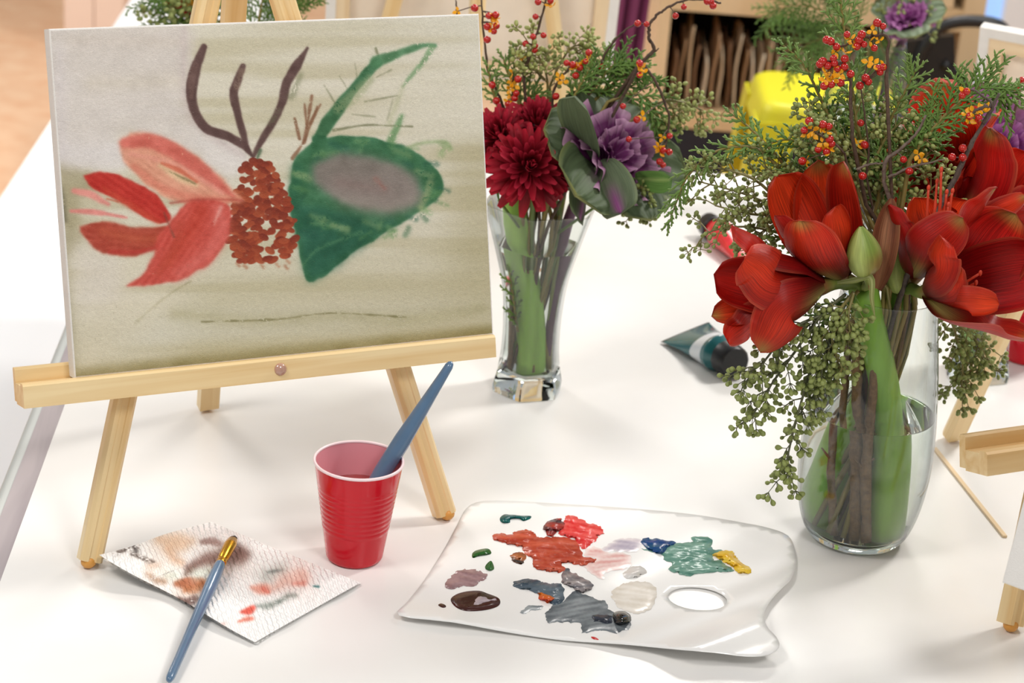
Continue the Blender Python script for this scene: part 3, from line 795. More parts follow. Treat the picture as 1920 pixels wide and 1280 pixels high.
# mauve heart of the leaf
t_ = np.linspace(0, 2 * math.pi, 26, endpoint=False)
ca, sa = math.cos(.17), math.sin(.17)
P.poly([(692 + 104 * math.cos(a) * ca - 50 * math.sin(a) * sa, 348 + 104 * math.cos(a) * sa + 50 * math.sin(a) * ca + 6 * math.cos(a)) for a in t_], (140, 126, 120), .95, 5, 161, 10, 8)
P.stroke([(610, 330), (650, 312), (720, 318)], [10, 14, 10], (112, 106, 96), .5, 10, .1, 162)
P.stroke([(650, 380), (720, 396), (770, 388)], [10, 14, 9], (156, 144, 134), .5, 10, .1, 163)
P.stroke([(640, 345), (690, 355), (724, 362)], [8, 9, 6], (132, 108, 102), .5, 7, .1, 164)
P.stroke([(708, 340), (724, 358)], [3, 2], (160, 96, 84), .5, 4, .3, 165)
# pine cone daubs
cone = [(478, 300), (508, 304), (528, 338), (542, 376), (552, 420), (557, 468), (530, 488), (480, 496), (440, 488), (428, 468), (436, 404), (448, 350), (458, 312)]
def inside(P_, x, y):
    r = False
    for i in range(len(P_)):
        (x0, y0), (x1, y1) = P_[i], P_[(i + 1) % len(P_)]
        if (y0 > y) != (y1 > y) and x < (x1 - x0) * (y - y0) / (y1 - y0) + x0: r = not r
    return r
k = 0; placed = []
while k < 215:
    x, y = RNG.uniform(426, 560), RNG.uniform(298, 498)
    if not inside(cone, x, y): continue
    if any(abs(x - a) < 6.5 and abs(y - b) < 5.5 for a, b in placed[-60:]): 
        if RNG.random() < .8: continue
    placed.append((x, y)); k += 1
    m = (abs(PU - x) < 22) & (abs(PV - y) < 18)
    an = RNG.uniform(-.6, .6); rx, ry = RNG.uniform(7.5, 12), RNG.uniform(5.2, 7.6)
    dx, dy = PU[m] - x, PV[m] - y; u_, v_ = dx * math.cos(an) + dy * math.sin(an), -dx * math.sin(an) + dy * math.cos(an)
    a = np.clip((1.05 - np.hypot(u_ / rx, v_ / ry)) * 5, 0, 1)[:, None] * .95
    cc = np.array(random.choice([(140, 56, 32), (122, 44, 26), (154, 70, 42), (132, 50, 30)]), float)
    lite = np.clip(.5 + v_ / ry * .5, 0, 1)[:, None]
    P.im[m] = P.im[m] * (1 - a) + (cc + lite * np.array([26, 16, 10]) - 6) * a
for k, (x, y) in enumerate([(460, 500), (492, 500), (520, 498), (540, 492), (446, 496), (536, 502)]):
    P.stroke([(x, y), (x + 4, y + 4)], 2.5, (168, 104, 72), .6, 2, .4, 170 + k)
# flower petals
P.poly([(228, 262), (250, 248), (300, 254), (346, 276), (396, 312), (430, 346), (458, 376), (420, 384), (372, 384), (320, 372), (276, 340), (244, 306)], (220, 150, 122), .92, 3.5, 181, 18, 8, .05, .6)
P.stroke([(240, 264), (290, 262), (340, 288), (390, 326), (440, 368)], [10, 14, 15, 13, 4], (204, 96, 84), .85, 4, .2, 182, var=16)
P.stroke([(250, 286), (310, 300), (370, 330), (420, 362)], [4, 6, 6, 4], (224, 150, 132), .7, 3, .3, 183)
P.stroke([(256, 310), (300, 346), (350, 366), (430, 376)], [6, 7, 7, 5], (216, 126, 104), .7, 4, .25, 184)
P.stroke([(306, 308), (340, 332), (372, 346)], [5, 7, 4], (222, 196, 154), .8, 4, .1, 185)
P.stroke([(308, 304), (340, 318), (372, 340)], [2, 4, 3], (200, 98, 70), .8, 2, .2, 186)
P.stroke([(322, 320), (370, 344)], [1.2, 1.2], (120, 110, 70), .7, 1.5, .3, 187)
P.poly([(164, 326), (182, 320), (220, 322), (262, 340), (300, 366), (324, 400), (322, 416), (304, 420), (268, 402), (224, 372), (180, 348)], (186, 40, 30), .97, 2.2, 191, 16, 6, 0, .6)
P.stroke([(200, 350), (250, 384), (300, 414)], [3, 6, 5], (200, 78, 52), .6, 4, .2, 192)
P.poly([(158, 424), (196, 412), (244, 424), (300, 424), (326, 428), (318, 456), (276, 474), (222, 478), (186, 466), (164, 446)], (170, 60, 42), .95, 2.8, 193, 18, 8, .05, .1)
P.stroke([(200, 432), (260, 446), (300, 446)], [6, 8, 6], (192, 94, 58), .5, 6, .2, 194)
P.stroke([(210, 470), (270, 470), (310, 458)], [3, 4, 3], (186, 52, 44), .7, 3, .2, 195)
P.poly([(318, 420), (340, 388), (380, 374), (428, 382), (437, 408), (428, 448), (398, 492), (348, 522), (300, 534), (262, 536), (240, 534), (270, 514), (292, 480), (300, 446)], (198, 74, 62), .96, 2.8, 196, 18, 8, .04, 2.2)
P.stroke([(412, 392), (420, 430), (390, 478), (340, 512)], [9, 12, 12, 8], (216, 112, 102), .7, 6, .2, 197)
P.stroke([(378, 396), (356, 440), (320, 490)], [14, 14, 8], (184, 56, 36), .65, 7, .15, 198)
P.stroke([(340, 420), (330, 470), (300, 510)], [6, 7, 5], (178, 66, 44), .55, 5, .2, 199)
P.stroke([(418, 390), (404, 420)], [3, 2], (232, 172, 160), .7, 3, .4, 200)
P.stroke([(312, 398), (320, 420), (330, 444)], [1.6, 2, 1.4], (120, 66, 50), .7, 2, .2, 201)
P.stroke([(324, 380), (380, 374), (456, 376)], [2, 2, 2], (168, 64, 52), .7, 2.5, .2, 202)
P.stroke([(144, 354), (172, 360), (208, 380)], [4, 7, 4], (226, 142, 132), .9, 2.5, .15, 203)
P.stroke([(140, 392), (180, 394), (242, 406)], [3, 5, 1.5], (222, 132, 124), .9, 2, .15, 204)
P.stroke([(206, 370), (226, 376)], [1.5, 1], (190, 92, 66), .8, 1.5, .2, 205)
# canvas weave and grit
P.im *= (1 + (P.noise(2.2, seed=301) - .5) * .035 + (P.noise(1.4, 3.5, seed=302) - .5) * .03)[..., None]
spk = P.noise(3.0, seed=305); P.put((spk > .95) * .2 * sg(PV, 250, 500), (120, 112, 80))
PIM = lin(np.clip(P.im, 0, 255))
FR = Fr((-0.2000, 1.7712, 0.1795), 26.25, 15.8)
class GridMesh:
    pass
def painted_front(fr):
    x = (gu - .5) * cw; z = (1 - gv) * chh + .0016
    relief = (0.00018 * (P.noise(5, seed=401) - .5)).ravel()
    X = np.array(fr.X); Y = np.array(fr.Y); Z = np.array(fr.Z); O = np.array(fr.O)
    V = O + x.reshape(-1, 1) * X + z.reshape(-1, 1) * Z + (0.0001 + relief).reshape(-1, 1) * Y
    b = np.array(fr.p(0, 0.009, 0)); V = V - b
    me = bpy.data.meshes.new('painted_face')
    nq = NU * NV
    idx = np.arange((NU + 1) * (NV + 1)).reshape(NV + 1, NU + 1)
    q = np.stack([idx[:-1, :-1], idx[1:, :-1], idx[1:, 1:], idx[:-1, 1:]], -1).reshape(-1)
    me.vertices.add(len(V)); me.vertices.foreach_set('co', V.astype(np.float32).ravel())
    me.loops.add(nq * 4); me.loops.foreach_set('vertex_index', q.astype(np.int32))
    me.polygons.add(nq); me.polygons.foreach_set('loop_start', np.arange(0, nq * 4, 4, dtype=np.int32))
    me.update(calc_edges=True)
    a = me.color_attributes.new('Col', 'FLOAT_COLOR', 'POINT')
    a.data.foreach_set('color', np.c_[PIM.reshape(-1, 3), np.ones(len(V))].astype(np.float32).ravel())
    me.materials.append(mat('painted_canvas', (200, 190, 160), 0.6, attr=True, bump=0.4, bscale=1100, spec=.3))
    me.polygons.foreach_set('use_smooth', [True] * nq)
    return me
fL, fR_, fB = bp(166, 1064), bp(838, 974), bp(388, 768)
apx = [onplane(403, -60, FR.p(0, .036, 0), FR.Y), onplane(512, -60, FR.p(0, .036, 0), FR.Y)]
apx = [a + (a - f).normalized() * .05 for a, f in zip(apx, (fL, fR_))]
rt = onplane(442, -60, FR.p(0, .062, 0), FR.Y); rt = rt + (rt - fB).normalized() * .05
make_easel(FR, 'pine tabletop easel holding the painted canvas', [fL, fR_], apx, fB, rt)
make_canvas(FR, 'canvas painted with antlers, red petals, pine cone and green leaf', front=painted_front(FR), cat='painting', name='painted_canvas')

# ------------------------------------------------------------------ the other easels on the table
def plain_easel(fr, label, clabel, half=0.165, back=0.27, bar=(-.22, .22), wd=.406, ht=.305, can=True, wood=None, clift=0.0):
    zf = -fr.O.z / fr.Z.z
    foot = lambda sx: fr.p(sx * half, .028, 0) + fr.Z * ((-(fr.p(sx * half, .028, 0)).z) / fr.Z.z)
    feet = [foot(-1), foot(1)]
    ap = [fr.p(-.028, .036, ht + .15), fr.p(.028, .036, ht + .15)]
    rt = fr.p(0, .062, ht + .15)
    rb = (feet[0] + feet[1]) / 2 + fr.nb * back; rb.z = 0
    make_easel(fr, label, feet, ap, rb, rt, bar, wood or PINE, knob=False)
    if can:
        make_canvas(fr, clabel, wd, ht)
# ================================================================== things lying on the table
def sheet_mesh(outline, holes, zf, cf, step=12.0, ysc=2.2, thick=0.0):
    """triangulated sheet from a pixel outline on the table; zf(u,v) height, cf(u,v) colour"""
    pts = []; edges = []
    def loop(L):
        o = len(pts)
        for (x, y) in L: pts.append(Vector((x, y * ysc)))
        n = len(L)
        for i in range(n): edges.append((o + i, o + (i + 1) % n))
    loop(outline)
    for h in holes: loop(h)
    us = [p[0] for p in outline]; vs = [p[1] for p in outline]
    def ins(x, y): return inside(outline, x, y) and not any(inside(h, x, y) for h in holes)
    allE = [outline] + list(holes)
    def edist(x, y):
        b = 1e9
        for L in allE:
            for i in range(len(L)):
                (x0, y0), (x1, y1) = L[i], L[(i + 1) % len(L)]
                dx, dy = x1 - x0, (y1 - y0) * ysc; t = ((x - x0) * dx + (y - y0) * ysc * dy) / (dx * dx + dy * dy + 1e-9)
                t = min(1, max(0, t)); b = min(b, math.hypot(x - x0 - t * dx, (y - y0) * ysc - t * dy))
        return b
    nx = int((max(us) - min(us)) / step) + 1; ny = int((max(vs) - min(vs)) * ysc / step) + 1
    for j in range(ny):
        for i in range(nx):
            x = min(us) + (i + .5 * (j % 2)) * step; y = min(vs) + j * step / ysc
            if ins(x, y) and edist(x, y) > step * .45: pts.append(Vector((x, y * ysc)))
    r = delaunay_2d_cdt(pts, edges, [], 0, 1e-4)
    V2 = r[0]; F = []
    for f in r[2]:
        cx = sum(V2[i].x for i in f) / len(f); cy = sum(V2[i].y for i in f) / len(f) / ysc
        if ins(cx, cy): F.append(tuple(f))
    g = G(); vs3 = []; cs = []
    for q in V2:
        u, v = q.x, q.y / ysc
        d = edist(u, v)
        vs3.append(bp(u, v, zf(u, v, d))); cs.append(cf(u, v, d))
    F = [f if (Vector((vs3[f[1]] - vs3[f[0]])).cross(vs3[f[2]] - vs3[f[0]])).z > 0 else f[::-1] for f in F]
    g.add(vs3, F, cs)
    return g
def closed_smooth(L, n=3):
    out = []; m = len(L)
    for i in range(m):
        a, b, c, d = [np.array(L[(i + k) % m], float) for k in (-1, 0, 1, 2)]
        for k in range(n):
            t = k / n
            out.append(tuple(0.5 * ((2 * b) + (c - a) * t + (2 * a - 5 * b + 4 * c - d) * t * t + (3 * b - a - 3 * c + d) * t ** 3)))
    return out

# ------------------------------------------------------------------ red cups
M_RED = mat('red_cup_plastic', (212, 6, 32), 0.2, noise=0.06, nscale=10, coat=0.2, trans=0.06, spec=.4)
M_PINK = mat('pink_glow_lining', (250, 176, 186), 0.35, noise=0.04, nscale=10, trans=0.3)  # pink of light coming through the red wall put into the lining
M_RIM = mat('white_cup_rim', (250, 226, 228), 0.3, noise=0.02)
def cup(c, label, s=1.0, water=True):
    k = thing('plastic_cup', label, 'cup', (c.x, c.y, 0))
    pr = [(0.0, 0.0035), (0.018, 0.0035), (0.0215, 0.0005), (0.0245, 0.0004), (0.0262, 0.0022)]
    H = .1
    def R(z): return .0262 + (.0404 - .0262) * (z / H)
    z = .004
    while z < .098:
        rb = 0.0
        if .032 < z < .079:
            ph = (z - .032) / (.047 / 9); rb = .00055 * (abs(math.sin(ph * math.pi)) ** .6) - .0001
        elif z >= .079: rb = .0004
        pr.append((R(z) + rb, z)); z += .00095
    pr.append((.0404 + .0004, .0985))
    part(G().lathe([(r * s, zz * s) for r, zz in pr], (c.x, c.y, .0001), 56), 'cup_body', M_RED, k)
    inn = [(.0404 - .0006, .0985)] + [(R(z) - .0009, z) for z in (.09, .08, .07, .06, .05, .04, .03, .02, .01, .005)] + [(0, .0048)]
    part(G().lathe([(r * s, zz * s) for r, zz in inn], (c.x, c.y, .0001), 56), 'inner_wall', M_PINK, k)
    rim = [(.0406 + .0013 * math.cos(a), .0995 + .0015 * math.sin(a)) for a in np.linspace(0, 2 * math.pi, 10, endpoint=False)]
    part(G().lathe([(r * s, zz * s) for r, zz in rim], (c.x, c.y, .0001), 56, closed=True), 'rim', M_RIM, k)
    if water:
        wz = .068; r = R(wz) - .0010
        part(G().lathe([(0, wz), (r * .5, wz), (r, wz + .0004)], (c.x, c.y, 0), 48), 'paint_water', mat('murky_paint_water', (168, 74, 74), 0.06, noise=.2, nscale=30, spec=.6), k, label='murky reddish water')
    return k
cupc = Vector((-0.1313, 1.7265, 0))
cup(cupc, 'red plastic cup of paint water with a blue brush handle sticking out')
c2 = bp(1921, 672); cup(c2, 'red plastic cup by the right picture edge behind the amaryllis', water=False)

# ------------------------------------------------------------------ brushes
M_BLUE = mat('slate_blue_paint', (88, 118, 148), 0.28, noise=0.12, nscale=60, coat=0.4)
M_GOLD = mat('brass_ferrule', (226, 168, 40), 0.22, metal=1.0, noise=0.12, nscale=60)
M_BRIS = mat('dark_bristles', (52, 36, 30), 0.7, noise=.3, nscale=200)
# brush standing in the cup
pbot = cupc + Vector((-.018, -.006, .0115))
_q = Vector((cupc.x + .0325 * math.cos(.436), cupc.y + .0325 * math.sin(.436), .1))
dr = (_q - pbot).normalized()
pt_ = pbot + dr * .207
vb = thing('paint_brush', 'slate blue brush standing handle-up in the red cup', 'brush', pbot)
L_ = (pt_ - pbot).length
tt = [0, .02, .1, .22, .3, .38, .5, .65, .8, .92, .97, .99, 1.0]
def rr(t):
    if t < .3: return lerp(.0062, .0098, t / .3)
    if t < .5: return .0098
    return lerp(.0098, .0044, ((t - .5) / .5) ** .9) * (1 if t < .97 else math.sqrt(max(0.02, 1 - ((t - .97) / .03) ** 2)))
part(G().tube([pbot.lerp(pt_, .16 + .84 * t) for t in tt], [rr(t) for t in tt], 16, squash=.8), 'handle', M_BLUE, vb)
part(G().tube([pbot.lerp(pt_, t) for t in (.06, .1, .155, .165)], [.0063, .0062, .0062, .006], 16, squash=.6), 'ferrule', M_GOLD, vb)
part(G().tube([pbot.lerp(pt_, t) for t in (.0, .03, .065)], [.003, .0055, .006], 12, squash=.4), 'bristles', M_BRIS, vb)
# brush lying on the paper towel
bz = .0135
def bl(u, v, z): return bp(u, v, z)
e0, e1 = bl(437, 1010, .0125), bl(413, 1057, .0140); e2 = bl(316, 1277, .0062)
dd = (e2 - e1).normalized()
lb = thing('paint_brush', 'slate blue brush with brass ferrule lying across the stained paper towel', 'brush', e1)
Lh = (e2 - e1).length
tt = [0, .015, .05, .12, .2, .3, .45, .65, .85, .95, .975, .99, 1.0]
hr = [.0046, .0050, .0052, .0057, .0058, .0054, .0048, .0042, .0039, .0038, .0034, .0026, .0008]
part(G().tube([e1.lerp(e2, t) for t in tt], hr, 16), 'handle', M_BLUE, lb)
tf = [0, .08, .16, .2, .24, .5, .8, 1.0]
part(G().tube([e1.lerp(e0, t - .04) for t in tf], [.0048, .0050, .0050, .0044, .0050, .0056, .0060, .0046], 16, squash=.75), 'ferrule', M_GOLD, lb)
part(G().tube([e1.lerp(e0, t) for t in (.93, 1.05, 1.12)], [.0042, .0036, .001], 12, squash=.5), 'bristles', M_BRIS, lb)

# ------------------------------------------------------------------ paper towel with stains
TWC = [(186, 1040), (478, 1203), (676, 1092), (392, 978)]          # left, bottom, right, top corner pixels
nu_, nv_ = 170, 130
tu, tv = np.meshgrid(np.linspace(0, 1, nu_ + 1), np.linspace(0, 1, nv_ + 1))     # tu: left->bottom, tv: towards top/right
def bil(tu, tv, k): return (TWC[0][k] * (1 - tu) + TWC[1][k] * tu) * (1 - tv) + (TWC[3][k] * (1 - tu) + TWC[2][k] * tu) * tv
WU, WV = bil(tu, tv, 0), bil(tu, tv, 1)
WU = WU + 6 * np.sin(tv * 7) * (1 - tu) ** 2 * (tu < .3); WV = WV + 2.0 * np.sin(tu * 9) * (tv < .25) * (.25 - tv) * 4
Q = Painter(WU, WV, (250, 249, 247))
def X3(x, y): return (180 + x / 3.692, 960 + y / 3.692)
def st3(pts, w_, col, al=.8, soft=4, dry=.3, seed=1, var=10): Q.stroke([X3(*p) for p in pts], [q / 3.692 for q in w_] if hasattr(w_, '__len__') else w_ / 3.692, col, al, soft * .8, dry, seed, var=var + 6)
st3([(440, 190), (560, 210), (660, 200)], [30, 60, 30], (226, 184, 148), .75, 7, .15, 501)
st3([(500, 260), (540, 320), (590, 350)], [30, 34, 26], (224, 176, 140), .7, 6, .2, 502)
st3([(740, 205), (800, 200), (850, 215)], [20, 26, 20], (122, 84, 76), .85, 4, .3, 503)
st3([(650, 390), (740, 340), (860, 310), (980, 290), (1020, 290)], [30, 40, 50, 56, 40], (96, 62, 54), .9, 6, .25, 504)
st3([(940, 250), (1000, 320)], [40, 40], (134, 98, 88), .7, 7, .2, 505)
st3([(560, 490), (640, 490), (720, 480)], [24, 44, 34], (158, 74, 40), .9, 4, .25, 506, 18)
st3([(620, 540), (700, 530), (740, 490)], [26, 30, 26], (176, 96, 52), .8, 5, .3, 507, 18)
st3([(560, 600), (630, 620), (680, 600)], [18, 26, 24], (88, 62, 60), .85, 4, .4, 508)
st3([(620, 430), (660, 400)], [16, 18], (110, 84, 70), .7, 5, .4, 509)
st3([(700, 430), (780, 410)], [36, 30], (206, 216, 202), .8, 7, .2, 510)
st3([(490, 440), (540, 440)], [26, 26], (214, 224, 206), .8, 7, .2, 511)
st3([(360, 430), (420, 470), (470, 480)], [16, 24, 18], (146, 106, 78), .75, 5, .4, 512)
st3([(380, 370), (430, 365)], [26, 18], (206, 164, 134), .6, 6, .3, 513)
st3([(130, 285), (180, 265), (230, 250), (290, 240)], [8, 16, 16, 14], (92, 80, 74), .8, 3, .75, 514)
st3([(250, 290), (330, 320), (400, 345)], [12, 14, 12], (84, 72, 66), .85, 3, .65, 515)
st3([(262, 240), (278, 268)], [16, 16], (66, 60, 58), .7, 3, .5, 516)
st3([(1180, 440), (1240, 420), (1290, 400)], [36, 44, 40], (160, 164, 156), .75, 8, .15, 517)
st3([(1190, 412), (1240, 408), (1285, 400)], [4, 12, 12], (66, 80, 78), .9, 3, .3, 518)
st3([(1080, 520), (1130, 530), (1180, 530)], [14, 34, 36], (240, 156, 134), .9, 5, .2, 519)
st3([(1160, 530), (1190, 550)], [18, 14], (226, 96, 78), .8, 4, .2, 520)
st3([(1240, 520), (1320, 470), (1420, 440)], [20, 44, 50], (238, 170, 150), .85, 7, .15, 521)
st3([(1370, 495), (1440, 490)], [14, 18], (232, 112, 92), .85, 4, .3, 522)
st3([(1120, 650), (1200, 645), (1270, 620)], [10, 22, 12], (140, 148, 140), .85, 5, .35, 523)
st3([(1260, 620), (1330, 580), (1380, 575)], [8, 20, 18], (112, 124, 116), .85, 5, .35, 524)
st3([(1010, 690), (1060, 680), (1090, 660)], [12, 26, 14], (232, 100, 84), .95, 3, .15, 525)
st3([(990, 755), (1040, 740), (1080, 735)], [8, 16, 10], (238, 140, 120), .9, 3, .25, 526)
st3([(1510, 512), (1540, 516)], [7, 8], (20, 90, 92), .95, 2, 0, 527)
st3([(860, 780), (890, 770)], [8, 8], (246, 200, 190), .8, 4, .3, 528)
st3([(1400, 330), (1600, 300), (1650, 330)], [60, 70, 40], (244, 228, 222), .7, 14, 0, 529)
st3([(700, 130), (1000, 150)], [40, 40], (240, 228, 224), .7, 14, 0, 530)
for k, (x, y, w_, c_) in enumerate([(500, 230, 70, (230, 196, 166)), (880, 320, 90, (196, 170, 160)), (640, 560, 70, (214, 176, 150)), (1240, 440, 90, (214, 214, 208)), (1360, 470, 80, (244, 206, 194)), (1000, 420, 90, (236, 222, 216)), (1450, 560, 60, (240, 226, 220)), (420, 420, 60, (226, 206, 188))]):
    st3([(x - 40, y), (x + 40, y - 10)], w_, c_, .35, 14, .05, 560 + k)
QIM = lin(np.clip(Q.im, 0, 255))
def towel_lift(a, b):
    e = np.exp(-((a / .33) ** 2 + (b / .42) ** 2)) * .013
    z = .0040 + e + .0016 * np.sin(a * 11 + b * 5) * np.sin(b * 7 + 1) + .0015 * np.exp(-((b) / .12) ** 2)
    return np.maximum(z, .0032)
TZ = towel_lift(tu, tv)
tow = thing('paper_towel', 'folded white paper towel stained with brown, red and grey paint', 'paper towel', bp(430, 1100))
def grid_part(U, V, Z, cols, name, m, parent):
    g = G(); ny, nx = U.shape
    vs = [bp(float(U[j, i]), float(V[j, i]), float(Z[j, i])) for j in range(ny) for i in range(nx)]
    fs = [(j * nx + i, j * nx + i + 1, (j + 1) * nx + i + 1, (j + 1) * nx + i) for j in range(ny - 1) for i in range(nx - 1)]
    st = [(i / nx, j / ny, 0) for j in range(ny) for i in range(nx)]
    g.add(vs, fs, cols.reshape(-1, 3) if cols is not None else None, st)
    return part(g, name, m, parent)
def towel_mat():
    m, nt, b = nt_of('embossed_paper'); N = nt.nodes; K = nt.links
    a = N.new('ShaderNodeAttribute'); a.attribute_name = 'Col'; K.new(a.outputs['Color'], b.inputs['Base Color'])
    st = N.new('ShaderNodeAttribute'); st.attribute_name = 'st'
    wv = N.new('ShaderNodeTexWave'); wv.inputs['Scale'].default_value = 15; wv.inputs['Distortion'].default_value = 3.0; wv.inputs['Detail'].default_value = 1.5; wv.inputs['Detail Scale'].default_value = 2
    wv.bands_direction = 'DIAGONAL'; K.new(st.outputs['Vector'], wv.inputs['Vector'])
    bu = N.new('ShaderNodeBump'); bu.inputs['Strength'].default_value = .8; bu.inputs['Distance'].default_value = .0016
    K.new(wv.outputs['Fac'], bu.inputs['Height']); K.new(bu.outputs[0], b.inputs['Normal'])
    b.inputs['Roughness'].default_value = .9; b.inputs['Specular IOR Level'].default_value = .1
    return m
M_TOW = towel_mat()
grid_part(WU, WV, TZ, QIM, 'upper_ply', M_TOW, tow)
sl = (slice(None, None, 5), slice(None, None, 5))
wht = np.ones(WU[sl].shape + (3,)) * lin((246, 245, 242))
grid_part(WU[sl] + 2, WV[sl] + 3.5 * np.exp(-(tv[sl] / .2) ** 2) + 1, np.maximum(TZ[sl] * .55 - .0012, .0006), wht, 'lower_ply', M_TOW, tow)

# ------------------------------------------------------------------ palette sheet with thumb hole
OUT = closed_smooth([(748, 1153), (850, 1166), (960, 1186), (1060, 1200), (1165, 1207), (1250, 1215), (1340, 1223), (1400, 1230), (1440, 1227), (1461, 1212), (1456, 1194), (1438, 1174), (1433, 1150), (1446, 1124), (1470, 1099), (1484, 1084), (1493, 1056), (1490, 1030), (1478, 1004), (1440, 989), (1380, 977), (1300, 964), (1200, 954), (1050, 944), (930, 938), (882, 946), (862, 976), (838, 1022), (800, 1082), (766, 1126)], 3)
HOLE = [(1308 + 56 * math.cos(a) * .993 - 21 * math.sin(a) * .1, 1122 + 56 * math.cos(a) * .1 + 21 * math.sin(a)) for a in np.linspace(0, 2 * math.pi, 28, endpoint=False)]
ca_, cb_ = np.array((1165., 1207.)), np.array((1484., 1084.))
cn = np.array((cb_[1] - ca_[1], -(cb_[0] - ca_[0]))); cn = cn / np.linalg.norm(cn)
def fold(u, v): return -((u - ca_[0]) * cn[0] + (v - ca_[1]) * cn[1])       # >0 beyond the crease
def pal_z(u, v, d=0):
    z = .0012
    z += .004 * math.exp(-((v - (1153 + (u - 748) * .128)) / 26) ** 2) * ss(1165, 780, u)
    f = fold(u, v)
    z += .0045 * math.exp(-(f / 16) ** 2)
    if f > 0: z += .016 * min(1, f / 55) * (.85 + .15 * math.sin(u * .018 + v * .05))
    z += .0016 * ss(900, 840, u)
    z += .0006 * math.sin(u * .021 + v * .05) + .0006
    return z
M_PAL = mat('coated_palette_paper', (243, 242, 239), 0.17, noise=.02, nscale=8, bump=.12, bscale=22, spec=.6)
pal = thing('palette_sheet', 'white disposable palette sheet with thumb hole, curled corner and paint daubs', 'palette', bp(1120, 1090))
o = part(sheet_mesh(OUT, [HOLE], pal_z, lambda u, v, d: (1, 1, 1), 14), 'palette_paper', M_PAL, pal)
so = o.modifiers.new('thick', 'SOLIDIFY'); so.thickness = .0004; so.offset = -1
M_PAINT = mat('wet_acrylic_paint', (200, 60, 50), 0.22, attr=True, bump=.2, bscale=160, spec=.3)
M_BLK = mat('wet_black_paint', (6, 6, 8), 0.08, noise=.1, nscale=30, spec=.5)
M_THIN = mat('thin_acrylic_smear', (230, 160, 150), 0.22, attr=True, bump=.1, bscale=120, spec=.5)
